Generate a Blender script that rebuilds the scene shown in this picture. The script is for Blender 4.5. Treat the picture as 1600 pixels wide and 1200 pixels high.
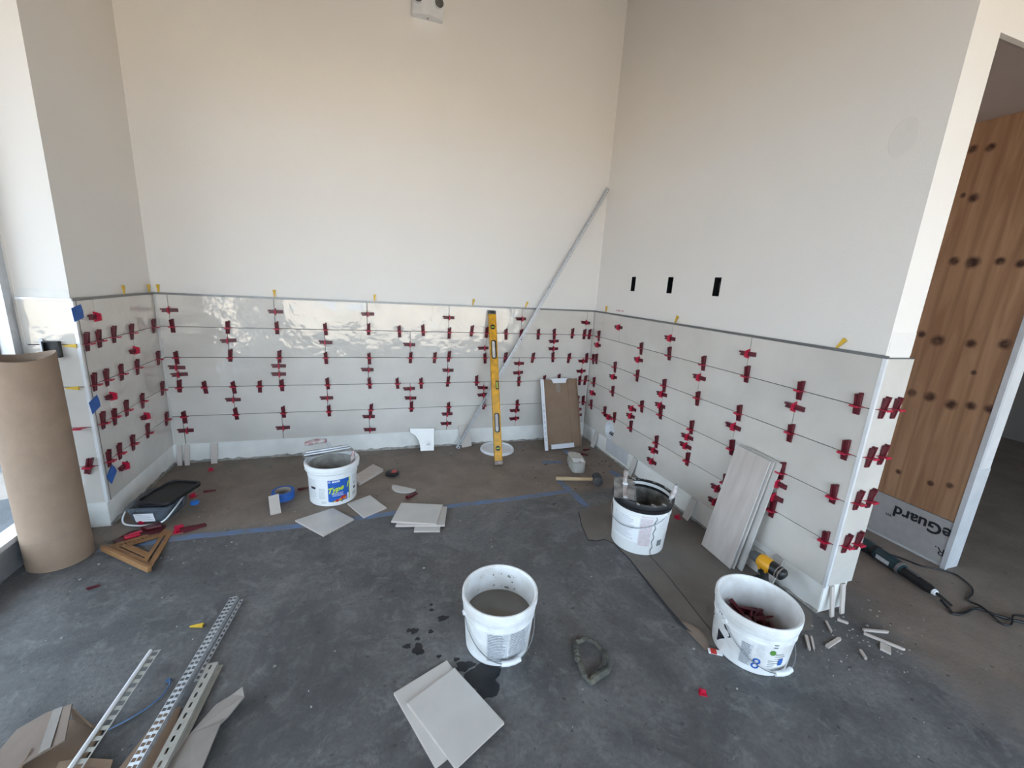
import bpy, bmesh, math, random
from mathutils import Matrix, Vector

random.seed(7)
for o in list(bpy.data.objects):
    bpy.data.objects.remove(o)
S = bpy.context.scene
COL = S.collection
PI = math.pi

# ------------------------------------------------------------------ camera
cam_d = bpy.data.cameras.new('camera')
cam = bpy.data.objects.new('camera', cam_d)
COL.objects.link(cam)
cam_d.sensor_fit = 'HORIZONTAL'
cam_d.sensor_width = 36.0
cam_d.lens = 657.48 / 1600 * 36.0
cam_d.clip_start = 0.02
cam_d.clip_end = 300
yaw, pitch, roll = math.radians(19.1986), math.radians(13.3618), math.radians(3.4514)
fwd = Vector((math.sin(yaw) * math.cos(pitch), math.cos(yaw) * math.cos(pitch), -math.sin(pitch)))
rgt = Vector((math.cos(yaw), -math.sin(yaw), 0))
upv = rgt.cross(fwd)
r2 = rgt * math.cos(roll) + upv * math.sin(roll)
u2 = -rgt * math.sin(roll) + upv * math.cos(roll)
cam.matrix_world = Matrix(((r2.x, u2.x, -fwd.x, -1.884), (r2.y, u2.y, -fwd.y, -3.3139), (r2.z, u2.z, -fwd.z, 1.3625), (0, 0, 0, 1)))
S.camera = cam

# ------------------------------------------------------------------ world, sun, exposure
world = bpy.data.worlds.new('sky')
S.world = world
world.use_nodes = True
wn = world.node_tree
bg = wn.nodes['Background']
bg.inputs[0].default_value = (0.70, 0.82, 1.0, 1)
bg.inputs[1].default_value = 3.6
sun_d = bpy.data.lights.new('sun', 'SUN')
sun = bpy.data.objects.new('sun', sun_d)
COL.objects.link(sun)
sun_d.energy = 15.0
sun_d.color = (1.0, 0.82, 0.64)
sun_d.angle = math.radians(0.6)
# high sun from behind the building: only the ground outside the windows catches it
sun.rotation_euler = Vector((-1.1, -0.5, -1.0)).to_track_quat('-Z', 'Y').to_euler()
sun.location = (4, 6, 12)
S.view_settings.view_transform = 'Standard'
S.view_settings.look = 'None'
S.view_settings.gamma = 1.0
S.view_settings.use_curve_mapping = False
S.view_settings.exposure = 1.1
S.cycles.use_denoising = True
S.cycles.max_bounces = 10
S.cycles.diffuse_bounces = 6
S.cycles.sample_clamp_indirect = 6.0
S.cycles.caustics_reflective = False
S.cycles.caustics_refractive = False


# ------------------------------------------------------------------ materials
def lin(h):
    h = h.lstrip('#')
    out = []
    for i in (0, 2, 4):
        c = int(h[i:i + 2], 16) / 255
        out.append(c / 12.92 if c <= 0.04045 else ((c + 0.055) / 1.055) ** 2.4)
    return (*out, 1)


class NT:
    def __init__(self, mat):
        self.t = mat.node_tree
        self.n = self.t.nodes
        self.l = self.t.links

    def add(self, typ, **kw):
        n = self.n.new(typ)
        for k, v in kw.items():
            setattr(n, k, v)
        return n

    def link(self, a, b):
        self.l.new(a, b)


def mat(name, color, rough=0.5, metal=0.0, vary=0.0, scale=6.0, bump=0.0, bscale=60.0, color2=None, coat=0.0, spec=0.5, trans=0.0, alpha=1.0, stretch=None):
    m = bpy.data.materials.new(name)
    m.use_nodes = True
    N = NT(m)
    p = N.n['Principled BSDF']
    c = lin(color) if isinstance(color, str) else color
    p.inputs['Base Color'].default_value = c
    p.inputs['Roughness'].default_value = rough
    p.inputs['Metallic'].default_value = metal
    p.inputs['Specular IOR Level'].default_value = spec
    p.inputs['Coat Weight'].default_value = coat
    p.inputs['Coat Roughness'].default_value = 0.05
    p.inputs['Transmission Weight'].default_value = trans
    p.inputs['Alpha'].default_value = alpha
    tc = N.add('ShaderNodeTexCoord')
    src = tc.outputs['Object']
    if stretch:
        mp = N.add('ShaderNodeMapping')
        mp.inputs['Scale'].default_value = stretch
        N.link(src, mp.inputs['Vector'])
        src = mp.outputs['Vector']
    if vary or color2:
        nz = N.add('ShaderNodeTexNoise')
        nz.inputs['Scale'].default_value = scale
        nz.inputs['Detail'].default_value = 6
        N.link(src, nz.inputs['Vector'])
        mx = N.add('ShaderNodeMix', data_type='RGBA')
        c2 = (lin(color2) if isinstance(color2, str) else color2) if color2 else tuple(max(0, x * (1 - vary)) for x in c[:3]) + (1,)
        rp = N.add('ShaderNodeMapRange')
        rp.inputs['From Min'].default_value = 0.35
        rp.inputs['From Max'].default_value = 0.65
        N.link(nz.outputs['Fac'], rp.inputs['Value'])
        N.link(rp.outputs['Result'], mx.inputs[0])
        mx.inputs[6].default_value = c
        mx.inputs[7].default_value = c2
        N.link(mx.outputs[2], p.inputs['Base Color'])
    if bump:
        nb = N.add('ShaderNodeTexNoise')
        nb.inputs['Scale'].default_value = bscale
        nb.inputs['Detail'].default_value = 3
        N.link(src, nb.inputs['Vector'])
        b = N.add('ShaderNodeBump')
        b.inputs['Strength'].default_value = bump
        b.inputs['Distance'].default_value = 0.01
        N.link(nb.outputs['Fac'], b.inputs['Height'])
        N.link(b.outputs['Normal'], p.inputs['Normal'])
    return m


M = {}
M['paint'] = mat('wall_paint', (0.80, 0.765, 0.728, 1), 0.55, vary=0.03, scale=1.3, bump=0.10, bscale=160)
M['drywall'] = mat('bare_drywall', (0.80, 0.79, 0.76, 1), 0.75, vary=0.10, scale=9, bump=0.08, bscale=60)
M['greydrywall'] = mat('grey_skim_patch', (0.52, 0.53, 0.55, 1), 0.8, vary=0.1, scale=12)
M['skim'] = mat('faint_skim_repair', (0.765, 0.73, 0.695, 1), 0.6, vary=0.04, scale=20)
M['plaster'] = mat('dirty_plaster', (0.42, 0.40, 0.37, 1), 0.9, vary=0.5, scale=25, bump=0.5, bscale=80)
M['ceiling'] = mat('ceiling_deck', (0.23, 0.150, 0.09, 1), 0.8, vary=0.03, scale=2)
M['darkwall'] = mat('shade_dark_wall', (0.16, 0.14, 0.125, 1), 0.8, vary=0.1, scale=3)  # dimness of the far room put into a dark wall colour
M['hallceil'] = mat('hall_ceiling_paint', (0.34, 0.29, 0.28, 1), 0.8, vary=0.06, scale=4)
M['mortar'] = mat('dark_joint_bed', (0.045, 0.045, 0.05, 1), 0.9, vary=0.3, scale=30)
M['thinset'] = mat('grey_mortar', (0.40, 0.39, 0.37, 1), 0.85, vary=0.4, scale=30, bump=0.8, bscale=60)
M['alu'] = mat('brushed_aluminium', (0.55, 0.57, 0.60, 1), 0.4, 0.7, vary=0.12, scale=30)
M['trimtop'] = mat('satin_steel_trim', (0.20, 0.20, 0.20, 1), 0.38, 0.8, vary=0.1, scale=30)
M['trimcorner'] = mat('bright_corner_trim', (0.80, 0.81, 0.83, 1), 0.35, 0.25, vary=0.05, scale=20)
M['galv'] = mat('galvanised_steel', (0.60, 0.62, 0.65, 1), 0.42, 0.7, vary=0.25, scale=60)
M['beigemetal'] = mat('beige_coated_metal', (0.37, 0.35, 0.31, 1), 0.5, 0.2, vary=0.15, scale=40)
M['steel'] = mat('scuffed_trowel_steel', (0.13, 0.132, 0.135, 1), 0.45, 0.2, color2=(0.48, 0.47, 0.45, 1), scale=13, bump=0.3, bscale=70)
M['wire'] = mat('wire_steel', (0.35, 0.36, 0.38, 1), 0.4, 0.9)
M['wedge'] = mat('maroon_plastic', lin('#5c1622'), 0.42, vary=0.15, scale=60)
M['clip'] = mat('bright_red_plastic', lin('#b5183a'), 0.38, vary=0.1, scale=60)
M['yellow'] = mat('yellow_plastic', lin('#d9b13a'), 0.5, vary=0.12, scale=60)
M['levelyellow'] = mat('scuffed_yellow_paint', lin('#e2a51c'), 0.42, color2=lin('#b98a24'), scale=26, bump=0.1)
M['black'] = mat('black_plastic', (0.012, 0.012, 0.014, 1), 0.42, vary=0.3, scale=30)
M['matteblack'] = mat('matte_black', (0.010, 0.010, 0.011, 1), 0.8)
M['rubber'] = mat('black_rubber', (0.016, 0.017, 0.020, 1), 0.6, color2=(0.07, 0.07, 0.075, 1), scale=30, bump=0.3)
M['bucket'] = mat('white_bucket_plastic', (0.80, 0.80, 0.80, 1), 0.38, vary=0.06, scale=9, spec=0.4)
M['dirtybucket'] = mat('scuffed_white_bucket_plastic', (0.80, 0.805, 0.815, 1), 0.45, color2=(0.63, 0.61, 0.59, 1), scale=13)
M['whiteplastic'] = mat('white_plastic', (0.76, 0.77, 0.79, 1), 0.4, vary=0.08, scale=15)
M['greyprint'] = mat('grey_print', (0.20, 0.21, 0.22, 1), 0.6)
M['palegreyprint'] = mat('pale_grey_print', (0.45, 0.46, 0.49, 1), 0.6, color2=(0.62, 0.63, 0.65, 1), scale=120)
M['pinkprint'] = mat('pale_pink_print', (0.60, 0.48, 0.50, 1), 0.6, color2=(0.68, 0.62, 0.63, 1), scale=90)
M['blackprint'] = mat('black_print', (0.012, 0.013, 0.018, 1), 0.5)
M['blueprint'] = mat('blue_print', lin('#1f57ad'), 0.45)
M['limeprint'] = mat('lime_print', lin('#bfd22c'), 0.45)
M['redprint'] = mat('red_print', lin('#b32f27'), 0.45)
M['orangeprint'] = mat('orange_print', lin('#d88a2d'), 0.45)
M['greenprint'] = mat('green_print', lin('#55853a'), 0.45)
M['whiteprint'] = mat('white_print', (0.85, 0.86, 0.88, 1), 0.45)
M['lining'] = mat('grey_mortar_lining', (0.33, 0.31, 0.285, 1), 0.8, color2=(0.50, 0.48, 0.45, 1), scale=22)
M['darklining'] = mat('dark_mortar_lining', (0.10, 0.095, 0.085, 1), 0.75, color2=(0.36, 0.35, 0.335, 1), scale=14)
M['water'] = mat('murky_water', (0.19, 0.165, 0.14, 1), 0.06, vary=0.15, scale=8)
M['kraft'] = mat('kraft_paper', (0.31, 0.215, 0.15, 1), 0.75, vary=0.12, scale=14, bump=0.08, bscale=120)
M['card'] = mat('brown_cardboard', (0.25, 0.165, 0.11, 1), 0.8, vary=0.12, scale=9, bump=0.06, bscale=90)
M['cardlight'] = mat('pale_cardboard', (0.27, 0.225, 0.19, 1), 0.8, vary=0.12, scale=9, bump=0.06, bscale=60)
M['cardtape'] = mat('clear_parcel_tape', (0.20, 0.165, 0.14, 1), 0.6, vary=0.1, scale=20)
M['cardscrap'] = mat('torn_pale_cardboard', (0.235, 0.20, 0.175, 1), 0.8, vary=0.15, scale=9, bump=0.06, bscale=60)
M['cardfore'] = mat('worn_brown_cardboard', (0.185, 0.135, 0.105, 1), 0.8, vary=0.15, scale=9, bump=0.06, bscale=60)
M['streaktile'] = mat('streaked_stone_tile', (0.55, 0.495, 0.46, 1), 0.5, color2=(0.44, 0.385, 0.355, 1), scale=5, stretch=(4.5, 1, 0.7))
M['cardwhite'] = mat('white_printed_card', (0.72, 0.73, 0.78, 1), 0.6, vary=0.05, scale=9)
M['wood'] = mat('pale_wood', (0.55, 0.40, 0.24, 1), 0.6, color2=(0.42, 0.29, 0.16, 1), scale=10, stretch=(1, 12, 12))
M['squarewood'] = mat('orange_wood_plastic', (0.34, 0.175, 0.072, 1), 0.5, color2=(0.24, 0.12, 0.05, 1), scale=16)
M['tape'] = mat('blue_masking_tape', lin('#2a5fae'), 0.65, vary=0.2, scale=40)
M['redcase'] = mat('dark_red_film', (0.10, 0.008, 0.014, 1), 0.4, vary=0.3, scale=30)
M['bluepl'] = mat('blue_plastic', lin('#2f6fc0'), 0.4, vary=0.1, scale=30)
M['paleblue'] = mat('pale_blue_strap', lin('#466d99'), 0.4, vary=0.2, scale=30)
M['teal'] = mat('dark_teal_plastic', (0.018, 0.045, 0.055, 1), 0.45, vary=0.4, scale=20)
M['drillyellow'] = mat('drill_yellow', lin('#e0a020'), 0.45, vary=0.1, scale=20)
M['darkgrey'] = mat('dark_grey', (0.07, 0.075, 0.08, 1), 0.5)
M['cloth'] = mat('olive_cloth', (0.125, 0.117, 0.092, 1), 0.9, color2=(0.06, 0.06, 0.056, 1), scale=25, bump=0.8, bscale=60)
M['grab'] = mat('worn_red_grip', lin('#7d2030'), 0.5, color2=(0.55, 0.52, 0.50, 1), scale=20)
M['handlewhite'] = mat('mortar_caked_grip', (0.56, 0.545, 0.53, 1), 0.7, color2=(0.33, 0.25, 0.245, 1), scale=40, bump=0.4)
M['jamb'] = mat('skimmed_jamb', (0.66, 0.66, 0.67, 1), 0.75, vary=0.12, scale=8)
M['asphalt'] = mat('sunny_pavement', (0.62, 0.53, 0.435, 1), 0.9, vary=0.12, scale=0.6)
M['tarmac'] = mat('dark_asphalt', (0.075, 0.080, 0.090, 1), 0.9, vary=0.3, scale=3)
M['navy'] = mat('dark_navy_contents', (0.020, 0.028, 0.045, 1), 0.6, vary=0.4, scale=30)
M['lens'] = mat('lamp_lens_grey', (0.20, 0.20, 0.20, 1), 0.2, 0.4, vary=0.3, scale=40)
M['wet'] = mat('wet_concrete', (0.016, 0.017, 0.020, 1), 0.32, spec=0.3)
M['papershade'] = mat('paper_shade_line', (0.03, 0.03, 0.034, 1), 0.9)  # shadow along the raised paper edge and fold, painted as dark lines
M['pinkstrip'] = mat('red_white_strip', lin('#b0525e'), 0.5, color2=(0.75, 0.72, 0.72, 1), scale=90)


def tile_mat():
    m = bpy.data.materials.new('glossy_greige_tile')
    m.use_nodes = True
    N = NT(m)
    p = N.n['Principled BSDF']
    tc = N.add('ShaderNodeTexCoord')
    oi = N.add('ShaderNodeObjectInfo')
    off = N.add('ShaderNodeVectorMath', operation='ADD')
    sc = N.add('ShaderNodeVectorMath', operation='SCALE')
    cmb = N.add('ShaderNodeCombineXYZ')
    for i in range(3):
        N.link(oi.outputs['Random'], cmb.inputs[i])
    N.link(cmb.outputs[0], sc.inputs[0])
    sc.inputs['Scale'].default_value = 37.0
    N.link(tc.outputs['Object'], off.inputs[0])
    N.link(sc.outputs[0], off.inputs[1])
    nz = N.add('ShaderNodeTexNoise')
    nz.inputs['Scale'].default_value = 3.2
    nz.inputs['Detail'].default_value = 5
    N.link(off.outputs[0], nz.inputs['Vector'])
    mx = N.add('ShaderNodeMix', data_type='RGBA')
    rp = N.add('ShaderNodeMapRange')
    rp.inputs['From Min'].default_value = 0.35
    rp.inputs['From Max'].default_value = 0.68
    N.link(nz.outputs['Fac'], rp.inputs['Value'])
    N.link(rp.outputs[0], mx.inputs[0])
    mx.inputs[6].default_value = (0.645, 0.610, 0.565, 1)
    mx.inputs[7].default_value = (0.565, 0.532, 0.492, 1)
    N.link(mx.outputs[2], p.inputs['Base Color'])
    p.inputs['Roughness'].default_value = 0.05
    p.inputs['IOR'].default_value = 1.72
    # hand-made glaze: slow waviness of the surface
    nb = N.add('ShaderNodeTexNoise')
    nb.inputs['Scale'].default_value = 7.0
    nb.inputs['Detail'].default_value = 3.5
    N.link(off.outputs[0], nb.inputs['Vector'])
    b = N.add('ShaderNodeBump')
    b.inputs['Strength'].default_value = 0.55
    b.inputs['Distance'].default_value = 0.012
    N.link(nb.outputs['Fac'], b.inputs['Height'])
    N.link(b.outputs['Normal'], p.inputs['Normal'])
    return m


M['tile'] = tile_mat()
M['tileback'] = mat('tile_body_beige', (0.56, 0.50, 0.455, 1), 0.55, color2=(0.50, 0.44, 0.40, 1), scale=5, stretch=(1, 5, 1))
M['tileface'] = mat('matt_tile_face', (0.545, 0.52, 0.495, 1), 0.14, vary=0.08, scale=8)


def floor_mat():
    m = bpy.data.materials.new('stained_concrete')
    m.use_nodes = True
    N = NT(m)
    p = N.n['Principled BSDF']
    tc = N.add('ShaderNodeTexCoord')
    ob = tc.outputs['Object']

    def noise(scale, detail=8, rough=0.6, dist=0.0, st=None):
        n = N.add('ShaderNodeTexNoise')
        n.inputs['Scale'].default_value = scale
        n.inputs['Detail'].default_value = detail
        n.inputs['Roughness'].default_value = rough
        n.inputs['Distortion'].default_value = dist
        if st:
            mp = N.add('ShaderNodeMapping')
            mp.inputs['Scale'].default_value = st
            mp.inputs['Rotation'].default_value = (0, 0, 0.5)
            N.link(ob, mp.inputs['Vector'])
            N.link(mp.outputs[0], n.inputs['Vector'])
        else:
            N.link(ob, n.inputs['Vector'])
        return n.outputs['Fac']

    def ramp(v, a, b):
        r = N.add('ShaderNodeMapRange')
        r.inputs['From Min'].default_value = a
        r.inputs['From Max'].default_value = b
        N.link(v, r.inputs['Value'])
        return r.outputs[0]

    def mix(f, a, b):
        x = N.add('ShaderNodeMix', data_type='RGBA')
        if isinstance(f, float):
            x.inputs[0].default_value = f
        else:
            N.link(f, x.inputs[0])
        for i, v in ((6, a), (7, b)):
            if isinstance(v, tuple):
                x.inputs[i].default_value = v
            else:
                N.link(v, x.inputs[i])
        return x.outputs[2]

    def math_(op, a, b):
        x = N.add('ShaderNodeMath', operation=op)
        for i, v in enumerate((a, b)):
            if isinstance(v, (int, float)):
                x.inputs[i].default_value = v
            else:
                N.link(v, x.inputs[i])
        return x.outputs[0]

    grey = mix(ramp(noise(2.2, 9, 0.68, 0.8), 0.36, 0.66), (0.074, 0.074, 0.077, 1), (0.162, 0.160, 0.160, 1))
    grey = mix(ramp(noise(11, 7, 0.75, 0.6), 0.50, 0.72), grey, (0.210, 0.207, 0.205, 1))
    fine = ramp(noise(60, 4, 0.7), 0.40, 0.70)
    grey = mix(math_('MULTIPLY', fine, 0.45), grey, (0.050, 0.051, 0.055, 1))
    dark = ramp(noise(1.1, 7, 0.65, 1.2), 0.53, 0.70)
    grey = mix(math_('MULTIPLY', dark, 0.75), grey, (0.050, 0.051, 0.055, 1))
    # light dusty strip between the tape line and the walls: sawn-tile dust
    dust = mix(ramp(noise(5, 8, 0.65, 0.4), 0.36, 0.68), (0.165, 0.130, 0.105, 1), (0.232, 0.188, 0.155, 1))
    sep = N.add('ShaderNodeSeparateXYZ')
    N.link(ob, sep.inputs[0])
    edge = math_('ADD', sep.outputs['Y'], math_('MULTIPLY', math_('SUBTRACT', noise(7, 4), 0.5), 0.10))
    dmask = ramp(edge, -1.02, -0.93)
    # the same dust tracked out by the doorway on the right
    e2 = math_('ADD', sep.outputs['X'], math_('MULTIPLY', math_('SUBTRACT', noise(3, 6), 0.5), 0.9))
    d2 = math_('MULTIPLY', ramp(e2, 0.02, 0.40), 0.9)
    dm = math_('MAXIMUM', dmask, d2)
    col = mix(dm, grey, dust)
    # small dark specks and pale scuffs
    sp = ramp(noise(38, 2, 0.4), 0.70, 0.74)
    col = mix(math_('MULTIPLY', sp, 0.7), col, (0.035, 0.033, 0.031, 1))
    scf = ramp(noise(5.5, 8, 0.75, 0.8, (1, 3.2, 1)), 0.665, 0.73)
    col = mix(math_('MULTIPLY', scf, 0.7), col, (0.36, 0.36, 0.36, 1))
    N.link(col, p.inputs['Base Color'])
    rr = N.add('ShaderNodeMapRange')
    rr.inputs['To Min'].default_value = 0.45
    rr.inputs['To Max'].default_value = 0.75
    N.link(noise(3.0, 5), rr.inputs['Value'])
    N.link(rr.outputs[0], p.inputs['Roughness'])
    b = N.add('ShaderNodeBump')
    b.inputs['Strength'].default_value = 0.25
    b.inputs['Distance'].default_value = 0.01
    N.link(noise(45, 6, 0.7), b.inputs['Height'])
    N.link(b.outputs['Normal'], p.inputs['Normal'])
    return m


M['floor'] = floor_mat()


def paper_floor_mat():
    return mat('dusty_floor_paper', (0.126, 0.110, 0.098, 1), 0.7, color2=(0.165, 0.145, 0.127, 1), scale=5, bump=0.1, bscale=40)


M['floorpaper'] = paper_floor_mat()
M['tapefloor'] = mat('worn_blue_floor_tape', (0.12, 0.19, 0.35, 1), 0.7, color2=(0.135, 0.16, 0.205, 1), scale=16)

KNOTS = [(-1.806, 2.163), (-1.875, 2.154), (-1.821, 1.943), (-1.868, 1.924), (-1.862, 1.615), (-1.938, 1.606), (-2.038, 1.609), (-2.112, 1.596), (-1.812, 1.224), (-1.889, 1.2), (-2.026, 1.203), (-2.147, 1.218), (-2.069, 1.061), (-1.844, 0.893), (-1.927, 0.894), (-2.022, 0.877), (-2.1, 0.893), (-2.17, 0.898), (-2.039, 0.43), (-2.117, 0.454), (-1.887, 0.428)]
KR = [.016, .016, .010, .018, .018, .024, .016, .016, .016, .024, .018, .020, .010, .018, .022, .022, .018, .018, .013, .013, .012]


def ply_mat():
    m = bpy.data.materials.new('knotty_plywood')
    m.use_nodes = True
    N = NT(m)
    p = N.n['Principled BSDF']
    tc = N.add('ShaderNodeTexCoord')
    mp = N.add('ShaderNodeMapping')
    mp.inputs['Scale'].default_value = (1, 7, 0.7)
    N.link(tc.outputs['Object'], mp.inputs['Vector'])
    nz = N.add('ShaderNodeTexNoise')
    nz.inputs['Scale'].default_value = 3.0
    nz.inputs['Detail'].default_value = 6
    nz.inputs['Distortion'].default_value = 0.8
    N.link(mp.outputs[0], nz.inputs['Vector'])
    rp = N.add('ShaderNodeMapRange')
    rp.inputs['From Min'].default_value = 0.33
    rp.inputs['From Max'].default_value = 0.68
    N.link(nz.outputs['Fac'], rp.inputs['Value'])
    mx = N.add('ShaderNodeMix', data_type='RGBA')
    N.link(rp.outputs[0], mx.inputs[0])
    mx.inputs[6].default_value = (0.40, 0.235, 0.135, 1)
    mx.inputs[7].default_value = (0.27, 0.14, 0.072, 1)
    wv = N.add('ShaderNodeTexWave', bands_direction='Y')
    wv.inputs['Scale'].default_value = 0.55
    wv.inputs['Distortion'].default_value = 7.0
    wv.inputs['Detail'].default_value = 3
    wv.inputs['Detail Scale'].default_value = 0.8
    N.link(mp.outputs[0], wv.inputs['Vector'])
    wr2 = N.add('ShaderNodeMapRange')
    wr2.inputs['From Min'].default_value = 0.80
    wr2.inputs['From Max'].default_value = 1.0
    wr2.inputs['To Max'].default_value = 0.45
    N.link(wv.outputs['Fac'], wr2.inputs['Value'])
    mg = N.add('ShaderNodeMix', data_type='RGBA')
    N.link(wr2.outputs[0], mg.inputs[0])
    N.link(mx.outputs[2], mg.inputs[6])
    mg.inputs[7].default_value = (0.19, 0.092, 0.045, 1)
    mx = mg
    # knots of the veneer at their own places
    wob = N.add('ShaderNodeTexNoise')
    wob.inputs['Scale'].default_value = 30
    N.link(tc.outputs['Object'], wob.inputs['Vector'])
    last = None
    for (y, z), r in zip(KNOTS, KR):
        d = N.add('ShaderNodeVectorMath', operation='DISTANCE')
        N.link(tc.outputs['Object'], d.inputs[0])
        d.inputs[1].default_value = (1.035, y, z)
        k = N.add('ShaderNodeMapRange')
        k.inputs['From Min'].default_value = r * 1.6
        k.inputs['From Max'].default_value = r * 0.65
        N.link(d.outputs['Value'], k.inputs['Value'])
        if last is None:
            last = k.outputs[0]
        else:
            mm = N.add('ShaderNodeMath', operation='MAXIMUM')
            N.link(last, mm.inputs[0])
            N.link(k.outputs[0], mm.inputs[1])
            last = mm.outputs[0]
    mul = N.add('ShaderNodeMath', operation='MULTIPLY')
    N.link(last, mul.inputs[0])
    wr = N.add('ShaderNodeMapRange')
    wr.inputs['From Min'].default_value = 0.3
    wr.inputs['From Max'].default_value = 0.55
    N.link(wob.outputs['Fac'], wr.inputs['Value'])
    wr.inputs['To Min'].default_value = 0.55
    N.link(wr.outputs[0], mul.inputs[1])
    m2 = N.add('ShaderNodeMix', data_type='RGBA')
    N.link(mul.outputs[0], m2.inputs[0])
    N.link(mx.outputs[2], m2.inputs[6])
    m2.inputs[7].default_value = (0.045, 0.015, 0.008, 1)
    N.link(m2.outputs[2], p.inputs['Base Color'])
    p.inputs['Roughness'].default_value = 0.6
    return m


M['ply'] = ply_mat()
M['board'] = mat('grey_gypsum_sheathing', (0.36, 0.345, 0.34, 1), 0.85, vary=0.08, scale=30)


def glass_mat(name, tint, gl=0.07, rough=0.02):
    m = bpy.data.materials.new(name)
    m.use_nodes = True
    N = NT(m)
    N.n.remove(N.n['Principled BSDF'])
    out = N.n['Material Output']
    tr = N.add('ShaderNodeBsdfTransparent')
    tr.inputs[0].default_value = tint
    g = N.add('ShaderNodeBsdfGlossy')
    g.inputs['Roughness'].default_value = rough
    mx = N.add('ShaderNodeMixShader')
    mx.inputs[0].default_value = gl
    N.link(tr.outputs[0], mx.inputs[1])
    N.link(g.outputs[0], mx.inputs[2])
    N.link(mx.outputs[0], out.inputs[0])
    return m


M['glass'] = glass_mat('window_glass', (0.93, 0.96, 0.95, 1))


def clear_plastic(name, tint, a):
    m = bpy.data.materials.new(name)
    m.use_nodes = True
    N = NT(m)
    p = N.n['Principled BSDF']
    out = N.n['Material Output']
    p.inputs['Base Color'].default_value = tint
    p.inputs['Roughness'].default_value = 0.25
    tr = N.add('ShaderNodeBsdfTransparent')
    mx = N.add('ShaderNodeMixShader')
    mx.inputs[0].default_value = a
    N.link(tr.outputs[0], mx.inputs[1])
    N.link(p.outputs[0], mx.inputs[2])
    N.link(mx.outputs[0], out.inputs[0])
    return m


M['clearbox'] = clear_plastic('clear_grey_plastic', (0.16, 0.19, 0.23, 1), 0.45)
M['cleartub'] = clear_plastic('milky_clear_plastic', (0.70, 0.68, 0.64, 1), 0.45)


# ------------------------------------------------------------------ mesh helpers
class B:
    """collects shapes into one mesh"""

    def __init__(self):
        self.v = []
        self.f = []

    def add(self, vs, fs, m=None):
        n = len(self.v)
        self.v += [tuple(m @ Vector(v)) if m is not None else tuple(v) for v in vs]
        self.f += [tuple(i + n for i in f) for f in fs]
        return self

    def box(self, x0, x1, y0, y1, z0, z1, m=None):
        vs = [(x, y, z) for z in (z0, z1) for y in (y0, y1) for x in (x0, x1)]
        fs = [(0, 2, 3, 1), (4, 5, 7, 6), (0, 1, 5, 4), (2, 6, 7, 3), (0, 4, 6, 2), (1, 3, 7, 5)]
        return self.add(vs, fs, m)

    def prism(self, poly, z0, z1, m=None):
        n = len(poly)
        a = sum(poly[i][0] * poly[(i + 1) % n][1] - poly[(i + 1) % n][0] * poly[i][1] for i in range(n))
        if a < 0:
            poly = poly[::-1]
        vs = [(x, y, z0) for x, y in poly] + [(x, y, z1) for x, y in poly]
        fs = [tuple(range(n))[::-1], tuple(range(n, 2 * n))] + [(i, (i + 1) % n, n + (i + 1) % n, n + i) for i in range(n)]
        return self.add(vs, fs, m)

    def tube(self, path, r, n=8, closed=False, m=None):
        path = [Vector(p) for p in path]
        L = len(path)
        rs = r if isinstance(r, (list, tuple)) else [r] * L
        vs = []
        prev = None
        for i, p in enumerate(path):
            a = path[(i - 1) % L] if (closed or i > 0) else path[i]
            b = path[(i + 1) % L] if (closed or i < L - 1) else path[i]
            t = (b - a).normalized()
            if prev is None:
                h = Vector((0, 0, 1)) if abs(t.z) < 0.9 else Vector((1, 0, 0))
                u = t.cross(h).normalized()
            else:
                u = (prev - t * prev.dot(t)).normalized()
            prev = u
            w = t.cross(u)
            for k in range(n):
                c = 2 * PI * k / n
                vs.append(p + (u * math.cos(c) + w * math.sin(c)) * rs[i])
        fs = []
        for i in range(L if closed else L - 1):
            j = (i + 1) % L
            for k in range(n):
                k2 = (k + 1) % n
                fs.append((i * n + k, i * n + k2, j * n + k2, j * n + k))
        if not closed:
            fs.append(tuple(range(n))[::-1])
            fs.append(tuple((L - 1) * n + k for k in range(n)))
        return self.add(vs, fs, m)

    def lathe(self, prof, n=40, m=None, cap=True):
        """profile of (radius, z) from bottom to top; r = 0 ends close the surface"""
        vs, fs, rings = [], [], []
        for r, z in prof:
            if r < 1e-6:
                rings.append([len(vs)])
                vs.append((0, 0, z))
            else:
                rings.append(list(range(len(vs), len(vs) + n)))
                vs += [(r * math.cos(2 * PI * k / n), r * math.sin(2 * PI * k / n), z) for k in range(n)]
        for a, b in zip(rings, rings[1:]):
            for k in range(n):
                k2 = (k + 1) % n
                if len(a) == 1:
                    fs.append((a[0], b[k2], b[k]))
                elif len(b) == 1:
                    fs.append((a[k], a[k2], b[0]))
                else:
                    fs.append((a[k], a[k2], b[k2], b[k]))
        return self.add(vs, fs, m)

    def mesh(self, name, smooth=0):
        me = bpy.data.meshes.new(name)
        me.from_pydata(self.v, [], self.f)
        me.validate()
        fix(me, smooth)
        return me


def fix(me, smooth=0):
    bm = bmesh.new()
    bm.from_mesh(me)
    bmesh.ops.recalc_face_normals(bm, faces=bm.faces)
    bm.to_mesh(me)
    bm.free()
    if smooth:
        for p in me.polygons:
            p.use_smooth = True
        me.set_sharp_from_angle(angle=math.radians(smooth))
    me.update()


def link(name, me, material, parent=None, matrix=None):
    o = bpy.data.objects.new(name, me)
    COL.objects.link(o)
    if material is not None and me is not None:
        if not me.materials:
            me.materials.append(M[material])
    if matrix is not None:
        o.matrix_local = matrix
    if parent is not None:
        o.parent = parent
    return o


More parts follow.
